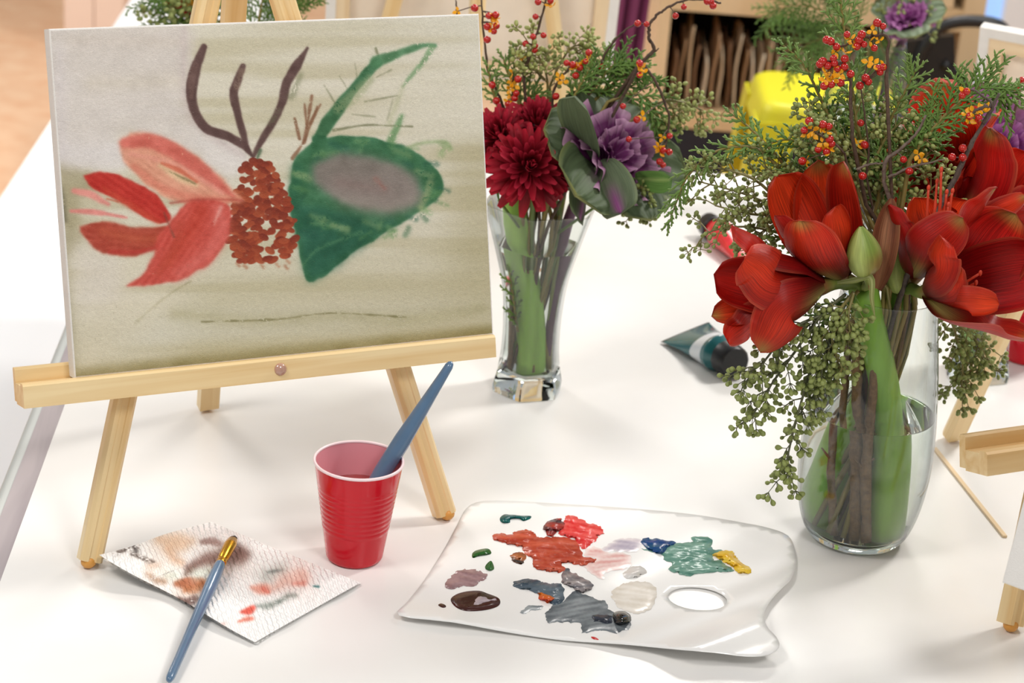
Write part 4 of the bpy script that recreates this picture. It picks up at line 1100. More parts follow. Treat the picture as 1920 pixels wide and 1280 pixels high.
DA = [
 ('deep teal', [(500, 75), (520, 60), (545, 62), (560, 62), (600, 66), (645, 68), (640, 82), (610, 92), (590, 82), (550, 84), (545, 100), (515, 102), (500, 92)], (4, 66, 76), (0, 128, 108), .004, 0),
 ('olive green', [(366, 255), (372, 240), (395, 228), (440, 222), (457, 238), (450, 250), (400, 258), (372, 267)], (30, 82, 30), (62, 120, 52), .004, 0),
 ('leaf green', [(455, 280), (468, 300), (470, 320), (450, 328), (430, 318), (432, 300)], (44, 98, 46), (84, 134, 78), .004, 0),
 ('mauve', [(235, 400), (250, 370), (290, 330), (350, 320), (400, 328), (430, 345), (435, 365), (400, 380), (380, 395), (310, 405), (260, 412)], (150, 116, 118), (178, 146, 146), .0018, 1),
 ('dark brown', [(265, 465), (290, 440), (340, 425), (400, 422), (440, 435), (490, 455), (500, 480), (480, 500), (420, 515), (340, 518), (290, 500)], (58, 26, 22), (84, 44, 38), .003, 0),
 ('pale lilac', [(355, 470), (380, 440), (410, 432), (440, 442), (500, 465), (460, 480), (410, 495), (370, 500)], (206, 194, 200), (172, 156, 162), .0045, 1),
 ('brown speck', [(206, 490), (220, 482), (240, 490), (242, 500), (225, 502)], (66, 32, 28), (80, 40, 34), .002, 0),
 ('rust red', [(465, 160), (500, 150), (545, 155), (600, 135), (650, 140), (685, 170), (740, 165), (800, 170), (850, 180), (880, 220), (900, 260), (960, 270), (940, 290), (880, 300), (800, 290), (800, 330), (730, 330), (660, 310), (650, 270), (610, 240), (600, 215), (550, 205), (500, 190), (475, 185)], (172, 58, 36), (206, 96, 70), .0035, 1),
 ('dark mixed red and blue', [(712, 150), (715, 100), (760, 80), (800, 90), (805, 120), (770, 140), (740, 165)], (48, 46, 56), (190, 60, 44), .005, 1),
 ('bright red', [(805, 75), (830, 65), (880, 80), (930, 105), (975, 115), (990, 150), (960, 170), (930, 200), (890, 225), (855, 180), (795, 162), (778, 140), (805, 115)], (224, 40, 40), (240, 104, 98), .0035, 1),
 ('pale pink smear', [(905, 225), (960, 215), (1020, 240), (1080, 240), (1120, 265), (1122, 290), (1090, 320), (1000, 335), (990, 368), (930, 340), (900, 300), (960, 275), (900, 255)], (238, 172, 166), (248, 226, 220), .0006, 2),
 ('lavender smear', [(1000, 210), (1050, 182), (1110, 174), (1172, 178), (1165, 210), (1140, 236), (1060, 240), (975, 236)], (186, 176, 194), (226, 214, 220), .0006, 2),
 ('dark blue', [(1165, 195), (1180, 175), (1230, 178), (1300, 185), (1330, 195), (1306, 222), (1268, 250), (1200, 225)], (20, 60, 140), (40, 92, 110), .0035, 1),
 ('sage green', [(1165, 225), (1260, 232), (1310, 200), (1400, 190), (1405, 170), (1480, 165), (1505, 185), (1505, 220), (1550, 232), (1506, 262), (1560, 290), (1605, 330), (1530, 335), (1440, 340), (1380, 350), (1310, 330), (1305, 290), (1270, 275), (1265, 250)], (84, 138, 122), (136, 176, 160), .0026, 1),
 ('golden yellow', [(1505, 245), (1550, 232), (1600, 235), (1620, 265), (1630, 280), (1690, 320), (1670, 340), (1630, 335), (1590, 300), (1560, 285), (1530, 265)], (242, 186, 16), (250, 214, 80), .0045, 1),
 ('speckled dark', [(550, 260), (580, 238), (620, 250), (622, 280), (590, 295), (560, 285)], (48, 50, 50), (190, 110, 60), .003, 1),
 ('slate grey', [(555, 385), (600, 368), (680, 372), (720, 390), (770, 385), (800, 410), (800, 460), (760, 490), (700, 450), (640, 420), (580, 412)], (62, 78, 92), (104, 118, 128), .003, 1),
 ('orange streak', [(672, 432), (700, 426), (750, 445), (770, 462), (730, 480), (700, 468)], (222, 120, 30), (206, 60, 40), .0052, 1),
 ('striped grey', [(785, 375), (810, 320), (860, 345), (935, 385), (940, 410), (890, 432), (830, 402)], (74, 80, 92), (168, 158, 156), .0045, 1),
 ('charcoal smear', [(710, 540), (740, 500), (800, 470), (850, 425), (900, 440), (960, 460), (1000, 480), (1030, 520), (1115, 560), (1110, 600), (1040, 620), (960, 610), (890, 622), (880, 580), (800, 570), (725, 572)], (88, 96, 102), (134, 142, 146), .0008, 2),
 ('black streak', [(930, 535), (980, 530), (1035, 538), (1035, 577), (990, 580), (935, 560)], (22, 26, 36), (70, 76, 90), .003, 1),
 ('glossy black', [(1030, 545), (1045, 522), (1080, 517), (1115, 535), (1118, 565), (1090, 583), (1045, 580)], (8, 8, 10), (14, 14, 18), .009, 0),
 ('cream', [(1030, 430), (1060, 400), (1100, 385), (1160, 380), (1220, 390), (1240, 430), (1230, 480), (1190, 520), (1130, 530), (1060, 500), (1035, 470)], (234, 224, 208), (246, 240, 230), .0014, 2),
 ('white', [(1085, 340), (1120, 310), (1170, 308), (1195, 335), (1160, 355), (1100, 365)], (240, 238, 234), (226, 220, 214), .003, 1),
 ('red fleck', [(930, 640), (948, 641), (966, 652), (962, 655), (940, 651)], (206, 30, 30), (220, 60, 50), .001, 0),
 ('grey brush mark', [(597, 520), (640, 492), (700, 495), (700, 512), (650, 515), (610, 530)], (120, 130, 136), (168, 174, 176), .0006, 2),
]
for k, (nm, poly, c1, c2_, h, kind) in enumerate(DA):
    rim = [(740 + x / 2.526, 940 + y / 2.526) for x, y in poly]
    rim = closed_smooth(rim, 4)
    if kind: rim = [(x + 5.5 * mnoise.noise(Vector((x * .11, y * .11, k))) + 3 * mnoise.noise(Vector((x * .35, y * .35, k + 5))), y + 3.2 * mnoise.noise(Vector((x * .11, y * .16, k + 20))) + 1.6 * mnoise.noise(Vector((x * .35, y * .5, k + 9)))) for x, y in closed_smooth(rim, 2)]
    l1, l2 = lin(c1) * .82, lin(c2_) * .9
    an = random.uniform(-.4, .6)
    def zf(u, v, d, h=h, kind=kind, an=an, k=k):
        b = pal_z(u, v) + .0002
        e = 1 - math.exp(-d / (5.0 if kind < 2 else 3.0))
        rd = 0
        if kind == 1:
            w_ = (-u * math.sin(an) + v * 2 * math.cos(an))
            rd = .0011 * mnoise.noise(Vector((w_ * .16, u * .03, k))) + .0012 * mnoise.noise(Vector((u * .06, v * .12, k + 9)))
        return b + e * max(.0002, h * (.55 + .45 * min(1, d / 16)) + rd)
    def cf(u, v, d, l1=l1, l2=l2, kind=kind, k=k, an=an):
        w_ = (-u * math.sin(an) + v * 2 * math.cos(an))
        t = .5 + .9 * mnoise.noise(Vector((w_ * .10, u * .02 + k, k * 3.1))) + .35 * mnoise.noise(Vector((u * .2, v * .4, k)))
        if kind == 0: t *= .5
        t = min(1, max(0, t)); c = l1 * (1 - t) + l2 * t
        if kind == 2 and nm.endswith('smear') and 'charcoal' not in nm: c = lerp(lin((246, 242, 238)), c, min(1, .35 + d / 14))
        return c
    part(sheet_mesh(rim, [], zf, cf, 5.0 if kind else 4.0), 'paint_daub', M_BLK if nm == 'glossy black' else M_PAINT if kind < 2 else M_THIN, pal, label=nm + ' paint daub')

# ------------------------------------------------------------------ paint tubes
def tube_(label, cap_end, tail_end, r, cbody, cband, crimp_dir, cap_len=.024, z0=None):
    C_ = Vector(cap_end); E_ = Vector(tail_end)
    d = (E_ - C_).normalized(); side = Vector(crimp_dir).normalized(); side = (side - d * side.dot(d)).normalized(); nrm = d.cross(side)
    th = thing('paint_tube', label, 'paint tube', ((C_.x + E_.x) / 2, (C_.y + E_.y) / 2, 0))
    L = (E_ - C_).length
    n = 28
    def ringpt(t, a):
        p = C_ + d * (t * L)
        k = max(0, (t - .12) / .88)
        rs = r * lerp(1, 1.45, k ** 1.4); rn = r * lerp(1, .03, k ** .9)
        if t < .12: f = lerp(.72, 1, t / .12); rs *= f; rn *= f
        return p + side * math.cos(a) * rs + nrm * math.sin(a) * rn
    def sec(t0, t1, m, nm, col, nj=10):
        def fn(u, v):
            return ringpt(lerp(t0, t1, v), u * 2 * math.pi), (1, 1, 1), (u, v, 0)
        part(G().grid(fn, n, nj, closeu=True), nm, m, th)
    mb = mat('tube_' + label.split()[0], cbody, .25, noise=.08, nscale=20, coat=.4)
    mw = mat('tube_band_' + label.split()[0], cband, .25, noise=.03, nscale=20, coat=.3)
    sec(0, .2, mb, 'tube_shoulder', None); sec(.2, .42, mw, 'label_band', None); sec(.42, .96, mb, 'tube_body', None, 14); sec(.96, 1.0, mat('tube_crimp', (40, 44, 48), .3, noise=.1), 'crimp', None, 3)
    g = G(); pr = [(-.0005, 0), (-.0005, r * .80), (-cap_len * .1, r * .88), (-cap_len * .9, r * .80), (-cap_len, r * .70), (-cap_len, 0)]
    vs = []; fs = []
    for (x, q) in pr:
        for i in range(24):
            a = 2 * math.pi * i / 24; kq = q * (1 + .02 * (i % 2))
            vs.append(C_ + d * x + side * math.cos(a) * kq + nrm * math.sin(a) * kq)
    for j in range(len(pr) - 1):
        for i in range(24): fs.append((j * 24 + i, j * 24 + (i + 1) % 24, (j + 1) * 24 + (i + 1) % 24, (j + 1) * 24 + i))
    g.add(vs, fs); part(g, 'cap', M_BLACK, th, True, 40)
    return th
rt_ = .023
ce = bp(1360, 668, .021); te = bp(1284, 622, .012)
tube_('teal paint tube with white band and black cap lying beside the seeded eucalyptus', ce, te, rt_, (14, 100, 104), (226, 232, 236), (0.25, 1, .12))
ce = bp(1340, 430, .018); te = bp(1440, 512, .012)
tube_('red paint tube with black cap lying behind the left amaryllis bloom', ce, te, .02, (226, 40, 48), (214, 34, 44), (1, .35, 0))

# thin pale strip added to stand in for an edge line; small scraps
s0, s1 = bp(1752, 842), bp(1884, 1008)
g = G().box((s0 + s1) / 2 + EZ * .0013, .0022, .0012, (s1 - s0).length / 2, (s1 - s0).cross(EZ).normalized(), EZ, (s1 - s0).normalized())
single(g, 'pale_strip', PALE, 'thin pale added strip lying on the table right of the glass vase', 'strip', (s0 + s1) / 2, smooth=False)
sc_ = bp(1238, 366)
gg = G().grid(lambda u, v: (sc_ + Vector(((u - .5) * .016 * (1 - .5 * v), (v - .5) * .02, .0012 + .002 * math.sin(u * 3) * v)), lin((196, 30, 52)), (u, v, 0)), 6, 6)
so_p = single(gg, 'fallen_petal', M_MUM, 'single fallen red petal on the white table behind the chrysanthemum vase', 'petal', sc_)

# ------------------------------------------------------------------ other easels and canvases
# canvas seen from behind, across the table
FB = Fr((by(872, 150, 2.83).x, 2.90, .15), 184, 12)
plain_easel(FB, 'pine tabletop easel seen from behind, back of the chrysanthemum vase', 'blank stretched canvas seen from behind, back of the chrysanthemum vase', wd=.406, ht=.38, bar=(-.21, .21), back=.24)
# canvas far right, turned away
FD = Fr((0, 0, 0), 152, 12); _w, _h = .36, .30
FD.O = by(1838, 50, 2.80) - (FD.X * (_w / 2) + FD.Z * _h + FD.Y * .018)
plain_easel(FD, 'pine tabletop easel at the far right corner behind the purple kale', 'blank stretched canvas seen from behind at the far right corner', wd=_w, ht=_h, back=.2, bar=(-.18, .18), half=.13)
# twin of the painted canvas's easel at the right edge: rear leg, ledge end and front leg are in view
_D = bp(1893, 1183) - fL; _D.z = 0
FE = Fr(FR.O + _D, 26.25, 15.8)
make_easel(FE, 'pine tabletop easel at the right picture edge, only legs and ledge end in view', [fL + _D, fR_ + _D], [a + _D for a in apx], bp(1782, 824), rt + _D, knob=False)
# nearest canvas, just its lower corner inside the frame
FN = Fr((0, 0, 0), 325, 12)
_c = by(1878, 1092, 1.50)
FN.O = _c + FN.X * .17
plain_easel(FN, 'pine easel just outside the right picture edge under the white canvas', 'white canvas whose lower corner juts in at the right picture edge', wd=.34, ht=.40, bar=(-.08, .18), half=.08, back=.22)
# ================================================================== flowers
CAMV = (-cF).normalized()
def petal_surface(g, fr, phi, L, W, a0, a1, pw, r0, z0, ruf, nruf, colfn, ns=14, nt=8, tipp=.45, basep=.55, curl=.12, seed=0.0, cup=.35, groove=.03):
    O, X, Y, A = fr
    NSTEP = ns * 3
    rs = [r0]; zs = [z0]; an = []
    for i in range(NSTEP):
        s = (i + .5) / NSTEP; a = a0 + (a1 - a0) * s ** pw; an.append(a)
        rs.append(rs[-1] + math.sin(a) * L / NSTEP); zs.append(zs[-1] + math.cos(a) * L / NSTEP)
    an.append(an[-1])
    mx = (basep / (basep + tipp)) ** basep * (tipp / (basep + tipp)) ** tipp
    def fn(u, v):
        s = v; t = u * 2 - 1
        i = int(round(s * NSTEP)); r, z, a = rs[i], zs[i], an[i]
        w_ = W * (max(s, 0) ** basep) * (max(1 - s, 0) ** tipp) / mx
        w_ = max(w_, r0 * 1.0 * (1 - s) ** 2)
        th = t * w_ / (r + cup * W + 1e-6)
        nr, nz = math.cos(a), -math.sin(a)
        off = curl * W * t * t * s * s + ruf * W * s * s * math.sin(nruf * math.pi * t + seed) * (.3 + .7 * abs(t)) - groove * W * math.exp(-(t / .18) ** 2) * (1 - s)
        lat = w_ * t - (r + 1e-6) * math.sin(th)
        R_ = r * math.cos(th) + nr * off; Z_ = z + nz * off
        lt = r * math.sin(th) + lat * .55
        ex = X * math.cos(phi) + Y * math.sin(phi); et = -X * math.sin(phi) + Y * math.cos(phi)
        p = O + ex * R_ + et * lt + A * Z_
        return p, colfn(s, t), (s + seed, t, 0)
    return g.grid(fn, nt, ns)

RED1, RED2, RED3 = lin((98, 3, 10)), lin((172, 12, 18)), lin((224, 62, 26))  # shaded red, lit red and glowing orange put into the petal colour
YG, GRN = lin((196, 190, 110)), lin((150, 162, 84))
def ama_col(outer, warm, seed, tip=True):
    def f(s, t):
        c = lerp(RED1, RED2, ss(.05, .75, s))
        c = lerp(c, RED3, warm * ss(.2, .8, s) * (1 - .6 * t * t))
        if outer:
            c = lerp(c, YG, .6 * math.exp(-(t / .3) ** 2) * ss(.42, .08, s))
            if tip: c = lerp(c, GRN, .6 * ss(.80, .98, s) * math.exp(-(t / .5) ** 2))
        else:
            c = lerp(c, YG, .3 * math.exp(-(t / .2) ** 2) * ss(.35, .05, s))
        c = c * (1 + .35 * mnoise.noise(Vector((s * 3 + seed * 7.1, t * 1.7, seed)))) 
        return lerp(c, lin((232, 120, 84)), .35 * ss(.86, 1, abs(t)) * ss(.25, .5, s))
    return f
M_GREENP = mat('pedicel_green', (120, 140, 66), .45, attr=True, trans=.1, noise=.15, nscale=60)
M_STAM = mat('stamen_red', (226, 76, 46), .45, noise=.15, nscale=80, trans=.2)
def blossom(th, O, mouth, L, W, a0, a1, roll, warm=.5, stam=0, stalk_from=None, seed=0, tilt=None):
    fr = frame(O, Vector(mouth) - Vector(O), roll)
    O, X, Y, A = fr
    g = G()
    pts = [O + A * (L * q) for q in (0, .06, .13, .2)]; rad = [.0062, .0072, .0080, .0095]
    if stalk_from is not None:
        sf = Vector(stalk_from); pts = smooth_path([sf, sf.lerp(O, .5) + EZ * .004, O], 4)[:-1] + pts; rad = [.0052] * (len(pts) - 4) + rad
    cg, cr = lin((116, 140, 62)), lin((140, 30, 28))
    n = len(pts)
    g.tube(pts, rad, 12, [lerp(cg, cr, ss(.55, 1, i / (n - 1)) * .7) for i in range(n)], cap=False)
    bl = part(g, 'blossom', M_GREENP, th)
    rs = random.Random(seed)
    for k in range(6):
        outer = k % 2 == 0
        a1k = a1 * rs.uniform(.85, 1.15) + (.16 if outer else -.08) + (tilt[k] if tilt else 0)
        g = petal_surface(G(), fr, k * math.pi / 3 + rs.uniform(-.08, .08), L * rs.uniform(.92, 1.06), W * (1.02 if outer else .86), a0 * (1.25 if outer else .9), a1k, 1.25 if outer else 1.0, .0082 if outer else .0056, L * .10, rs.uniform(.06, .14), rs.choice([1.5, 2, 2.5]), ama_col(outer, warm * rs.uniform(.4, 1.4), seed + k), 20, 12, curl=rs.uniform(-.12, .30), seed=rs.uniform(0, 6), cup=rs.uniform(.25, .5), groove=.09)
        part(g, 'petal', M_AMA, bl)
    for k in range(stam):
        a = k * 2 * math.pi / max(stam, 1) + .3
        d = A + (X * math.cos(a) + Y * math.sin(a)) * .16
        ln = L * rs.uniform(.72, .95)
        g = G().tube(smooth_path([O + A * L * .1, O + d * ln * .6, O + d * ln + EZ * .006], 4), [.0013] * 9, 6)
        g.ell(O + d * ln + EZ * .006, EX * .0015, EY * .0015, EZ * .003, 6, 4)
        part(g, 'stamen', M_STAM, bl)
    return bl
def bud(th, base, tip, r, name='bud'):
    B_, T_ = Vector(base), Vector(tip); O, X, Y, A = frame(B_, T_ - B_); L = (T_ - B_).length
    g = G(); c1, c2, c3 = lin((128, 152, 66)), lin((176, 190, 110)), lin((150, 96, 66))
    def fn(u, v):
        s = v; rr_ = r * (math.sin(math.pi * min(1, s ** .8 * .985)) ** .75) * (1 - .12 * s) + .003 * (1 - s) ** 3
        a = u * 2 * math.pi; k = 1 + .06 * math.cos(3 * a) + .02 * math.cos(7 * a)
        p = O + A * (s * L) + (X * math.cos(a) + Y * math.sin(a)) * rr_ * k
        c = lerp(c1, c2, .5 + .5 * math.cos(3 * a)); c = lerp(c, c3, ss(.62, .3, s) * (.35 + .35 * math.cos(2 * a + 1)))
        return p, c, (s, u * 3, 0)
    g.grid(fn, 24, 18, closeu=True)
    return part(g, name, petal_mat('amaryllis_bud', .1, .2, .4, 10), th)
def spathe(th, pts, w_, cols=((120, 66, 44), (164, 112, 76))):
    path = smooth_path(pts, 5); m = len(path) - 1
    g = G(); c1, c2 = lin(cols[0]), lin(cols[1])
    def fn(u, v):
        i = int(round(v * m)); p = path[i]; t = (path[min(i + 1, m)] - path[max(i - 1, 0)]).normalized()
        b = t.cross(CAMV).normalized(); n = b.cross(t)
        ww = w_ * math.sin(math.pi * min(.98, v * .88 + .1)) ** .7; q = u * 2 - 1
        return p + b * q * ww + n * (q * q * ww * .8), lerp(c1, c2, .5 + .5 * math.sin(q * 5 + v * 3)), (v, q, 0)
    g.grid(fn, 6, m)
    return part(g, 'spathe', petal_mat('dry_spathe', .25, .4, .6, 12), th)

# ------------------------------------------------------------------ cedar, eucalyptus, bittersweet
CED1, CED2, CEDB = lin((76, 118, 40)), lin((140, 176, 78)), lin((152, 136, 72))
def scale_tube(g, p, d, L, r, N, c0, c1, n=5, bend=None):
    pts = []; rad = []
    for i in range(n + 1):
        s = i / n
        q = p + d * (L * s)
        if bend is not None: q = q + bend * (L * s * s)
        pts.append(q); rad.append(r * (1.0 if i % 2 else .72) * (1 - .55 * s) if i < n else r * .12)
    g.tube(pts, rad, 4, [lerp(c0, c1, i / n) for i in range(n + 1)], squash=.6, cap=False)
def cedar(pts, w, label, group=None, base=None, nb=None, N=None, light=0.0, r=.0029, tail=None, dense=1.0, seed=0):
    rs = random.Random(seed + 77)
    path = smooth_path(pts, 8); m = len(path)
    full = (smooth_path(tail, 4)[:-1] if tail else []) + path
    th = thing('cedar_sprig', label, 'cedar sprig', full[0], group)
    ln = sum((path[i + 1] - path[i]).length for i in range(m - 1))
    nf = len(full); nt_ = nf - m
    part(G().tube(full, [.0024 if i < nt_ else .0020 * (1 - .75 * (i - nt_) / m) for i in range(nf)], 7, CEDB), 'stem', M_STEM, th)
    nb = nb or max(9, int(ln / .0068 * dense))
    N = (N or (CAMV + EZ * .25)).normalized()
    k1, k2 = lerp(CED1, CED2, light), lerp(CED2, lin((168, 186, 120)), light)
    for i in range(nb):
        s = .06 + .94 * (i + .5) / nb; sd = 1 if i % 2 else -1
        f = s * (m - 1); j = min(int(f), m - 2); p = path[j].lerp(path[j + 1], f - j)
        t = (path[min(j + 2, m - 1)] - path[max(j - 1, 0)]).normalized()
        B = t.cross(N).normalized() * sd
        L = w * (.45 + .55 * math.sin(math.pi * min(1, .25 + s * .55))) * rs.uniform(.75, 1.15) * (1 if s < .85 else .6)
        ang = math.radians(rs.uniform(34, 50)) * (1 if s < .9 else .5)
        d = (t * math.cos(ang) + B * math.sin(ang) + N * rs.uniform(-.25, .25)).normalized()
        g = G(); c0 = lerp(k1, k2, rs.random() * .4); c1 = lerp(k1, k2, .5 + rs.random() * .5)
        bd_ = (t * .25 - EZ * .12)
        scale_tube(g, p, d, L, r, N, c0, c1, 8, bd_)
        ns = max(4, int(L / .0036))
        for q in range(ns):
            a = (q + .7) / (ns + .4); sd2 = 1 if q % 2 else -1
            pp = p + d * (L * a) + bd_ * (L * a * a)
            B2 = d.cross(N).normalized() * sd2
            d2 = (d * .80 + B2 * .58 + N * rs.uniform(-.2, .2)).normalized()
            L2 = L * (.42 * (1 - .55 * a)) * rs.uniform(.8, 1.2)
            scale_tube(g, pp, d2, L2, r * .82, N, c0, c1, 5)
            if L2 > .0085:
                for e in (.35, .6):
                    p3 = pp + d2 * L2 * e; d3 = (d2 * .8 + d.cross(N).normalized() * sd2 * .1 + d * (.5 if e < .5 else -.0)).normalized()
                    d3 = (d2 * .75 + B2.cross(N) * (.5 if e < .5 else -.5)).normalized()
                    scale_tube(g, p3, d3, L2 * .4, r * .7, N, c0, c1, 3)
        part(g, 'branchlet', M_CEDAR, th)
    return th

def drop_mesh(name, m, L=1.0):
    g = G(); prof = [(.10, 0), (.15, .14), (.34, .38), (.43, .64), (.38, .90), (.18, 1.08), (.0, 1.14)]
    g.lathe([(a, b) for a, b in prof], (0, 0, 0), 7)
    return g.mesh(name, m)
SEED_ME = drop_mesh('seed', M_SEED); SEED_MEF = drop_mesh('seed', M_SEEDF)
EUC_T = lin((150, 140, 82))
def dirs_around(A, k, n, spread, rs):
    O, X, Y, Z = frame((0, 0, 0), A); a = 2 * math.pi * k / n + rs.uniform(-.4, .4)
    return (Z * math.cos(spread) + (X * math.cos(a) + Y * math.sin(a)) * math.sin(spread)).normalized()
def eucalyptus(paths, label, group=None, ntw=14, tl=.03, nseed=6, size=.0052, near=False, seed=0, tail=None, far=False, droop=0.0, twc=None):
    rs = random.Random(seed + 5)
    full0 = (smooth_path(tail, 4)[:-1] if tail else []) + smooth_path(paths[0], 7)
    th = thing('eucalyptus_sprig', label, 'eucalyptus sprig', full0[0], group)
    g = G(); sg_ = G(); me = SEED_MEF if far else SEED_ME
    tw = lin(twc) if twc else EUC_T
    for pi_, pth in enumerate(paths):
        path = smooth_path(pth, 7); m = len(path)
        fp = full0 if pi_ == 0 else path
        g.tube(fp, [.0017 * (1 - .6 * i / len(fp)) for i in range(len(fp))], 6, tw)
        nt2 = max(4, int(ntw * (1 if pi_ == 0 else .8)))
        for i in range(nt2):
            s = .12 + .88 * (i + .5) / nt2; f = s * (m - 1); j = min(int(f), m - 2); p = path[j].lerp(path[j + 1], f - j)
            t = (path[j + 1] - path[j]).normalized()
            d = dirs_around(t, i * 2.4, 6.28, math.radians(rs.uniform(35, 75)), rs); d = (d - EZ * droop).normalized()
            L = tl * rs.uniform(.5, 1.15)
            e = p + d * L
            mid = p + d * L * .5 + EZ * .002
            g.tube([p, mid, e], [.0008, .0006, .0005], 4, tw, cap=False)
            for (q0, frac) in ((e, 1.0), (mid, .6)):
                nn = int(nseed * frac * rs.uniform(.7, 1.3)) or 1
                for k in range(nn):
                    dd_ = dirs_around(d, k, nn, math.radians(rs.uniform(25, 85)), rs); dd_ = (dd_ - EZ * droop * .6).normalized()
                    pl = size * rs.uniform(.4, 1.3)
                    b = q0 + dd_ * pl
                    g.tube([q0, b], [.00045, .0004], 3, tw, cap=False)
                    sz = size * rs.uniform(.75, 1.2)
                    if near:
                        O, X, Y, Z = frame(b, dd_, rs.random() * 6); inst(me, 'seed', th, mat4(O, X, Y, Z, sz))
                    else:
                        O, X, Y, Z = frame(b, dd_); sg_.ell(b + dd_ * sz * .5, X * sz * .42, Y * sz * .42, Z * sz * .55, 6, 4)
    part(g, 'twigs', M_STEM, th)
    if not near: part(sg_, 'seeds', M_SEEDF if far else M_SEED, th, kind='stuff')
    return th

def berry_mesh():
    g = G(); g.ell((0, 0, 0), EX, EY, EZ * .96, 14, 10)
    g.ell((0, 0, .95), EX * .14, EY * .14, EZ * .14, 6, 4, col=(.05, .02, .01))
    return g.mesh('berry', M_BERRY)
def husk_mesh():
    g = G()
    for k in range(3):
        a0 = k * 2 * math.pi / 3
        def fn(u, v, a0=a0):
            t = u * 2 - 1; s = v
            a = a0 + t * .75 * math.sin(math.pi * min(.97, s * .75 + .2)); r = s * 1.15
            return Vector((r * math.cos(a), r * math.sin(a), .55 * s * s - .25 * t * t * s)), (1, 1, 1), (s, t, 0)
        g.grid(fn, 5, 5)
    return g.mesh('husk', M_HUSK)
BERRY, HUSK = berry_mesh(), husk_mesh()
BK = lin((92, 70, 54))
def berries(stems, bl, hl, label, group=None, br=.0036, hr=.0052, rad=.0019, seed=0, tail=None, twig=None):
    rs = random.Random(seed + 3)
    first = (smooth_path(tail, 4)[:-1] if tail else []) + smooth_path(stems[0], 6)
    th = thing('bittersweet_branch', label, 'berry branch', first[0], group)
    g = G(); allp = []; col = lin(twig) if twig else BK
    for i, s in enumerate(stems):
        p = first if i == 0 else smooth_path(s, 6)
        rr2 = rad if i == 0 else rad * .6
        g.tube([q + Vector((rs.uniform(-1, 1), rs.uniform(-1, 1), rs.uniform(-1, 1))) * .0006 for q in p], [rr2 * (1 - .55 * k / len(p)) * rs.uniform(.9, 1.15) for k in range(len(p))], 7, col)
        allp += smooth_path(s, 6)
    for b in list(bl) + list(hl):
        q = min(allp, key=lambda p: (p - b).length)
        g.tube([q, q.lerp(b, .5) + EZ * .001, b], [.0007, .0006, .0006], 4, col, cap=False)
    part(g, 'stem', M_BARK, th)
    for b in bl:
        O, X, Y, Z = frame(b, (rs.uniform(-1, 1), rs.uniform(-1.4, .4), rs.uniform(-1, .6)), rs.random() * 6)
        inst(BERRY, 'berry', th, mat4(O, X, Y, Z, br * rs.uniform(.88, 1.12)))
    for h in hl:
        O, X, Y, Z = frame(h, CAMV + Vector((rs.uniform(-.9, .9), rs.uniform(-.9, .9), rs.uniform(-.6, .9))), rs.random() * 6)
        inst(HUSK, 'husk', th, mat4(O, X, Y, Z, hr * rs.uniform(.85, 1.15)))
    return th

# ------------------------------------------------------------------ vases
def profile(pts, n=6):
    P3 = smooth_path([Vector((r, 0, z)) for r, z in pts], n)
    return [(p.x, p.z) for p in P3]
BOT = [(.0, .0), (.034, .0), (.043, .0012), (.0485, .006), (.0545, .018), (.0605, .042), (.0642, .078), (.0632, .118), (.0580, .170), (.0515, .215), (.0462, .252), (.0456, .257)]
def round_vase(c, label, wl, group=None, water_label=None):
    v = thing('glass_vase', label, 'vase', (c.x, c.y, 0), group)
    outer = BOT[:2] + profile(BOT[1:], 4)
    th_ = .0022
    inner = [(max(0, r - th_), z) for r, z in profile(BOT[3:], 4)]
    inner = [q for q in inner if q[1] > .012]
    # wall: outer skin, lip, inner skin
    pr = [q for q in outer if q[1] > .0105] + inner[::-1]
    part(G().lathe(pr, (c.x, c.y, .0002), 72), 'vase_wall', GLASS, v)
    base = [q for q in outer if q[1] <= .0112] + [(.0472, .0112), (.042, .0102), (0, .0098)]
    base = [(r * .995, z) for r, z in base]
    part(G().lathe(base, (c.x, c.y, .0002), 72), 'vase_base', THICK, v, True, 50)
    win = [(r - .0003, z) for r, z in inner if z < wl]
    win = [(0, .0122), (.040, .0126)] + [q for q in win if q[1] > .0135]
    rl = win[-1][0]
    win += [(rl, wl), (rl - .0012, wl - .0006), (rl - .003, wl - .0009), (0, wl - .0009)]
    part(G().lathe(win, (c.x, c.y, .0002), 72), 'water', WATER, v, True, 50)
    return v
def hexs(a, n=6, rot=.35, k=.14):
    x = (a - rot) % (2 * math.pi / n) - math.pi / n
    c = math.cos(math.pi / n) / math.cos(x)
    return c * (1 - k) + k
def hex_vase(c, label, wl, group=None, s=1.0):
    v = thing('glass_vase', label, 'vase', (c.x, c.y, 0), group)
    out = profile([(.0405, .0), (.0412, .008), (.0375, .024), (.0345, .05), (.0345, .085), (.0385, .125), (.0490, .165), (.0640, .214), (.0662, .220)], 5)
    inn = [(r - .003, z) for r, z in out if z > .028][::-1]
    wall = [q for q in out if q[1] > .0255] + inn
    sh = lambda a: hexs(a)
    part(G().lathe([(r * s, z * s) for r, z in wall], (c.x, c.y, .0002), 96, shape=sh), 'vase_wall', GLASS, v, True, 40)
    ba = [(0, 0), (.030, 0)] + [q for q in out if q[1] <= .0255] + [(.0338, .0255), (.026, .0215), (0, .020)]
    part(G().lathe([(r * s, z * s) for r, z in ba], (c.x, c.y, .0002), 96, shape=sh), 'vase_base', THICK, v, True, 30)
    win = [(0, .0262), (.028, .0262)] + [(r - .0004, z) for r, z in inn[::-1] if .029 < z < wl] 
    rl = win[-1][0] + .0006; win += [(rl, wl), (0, wl)]
    part(G().lathe([(r * s, z * s) for r, z in win], (c.x, c.y, .0002), 96, shape=sh), 'water', WATER, v, True, 40)
    return v
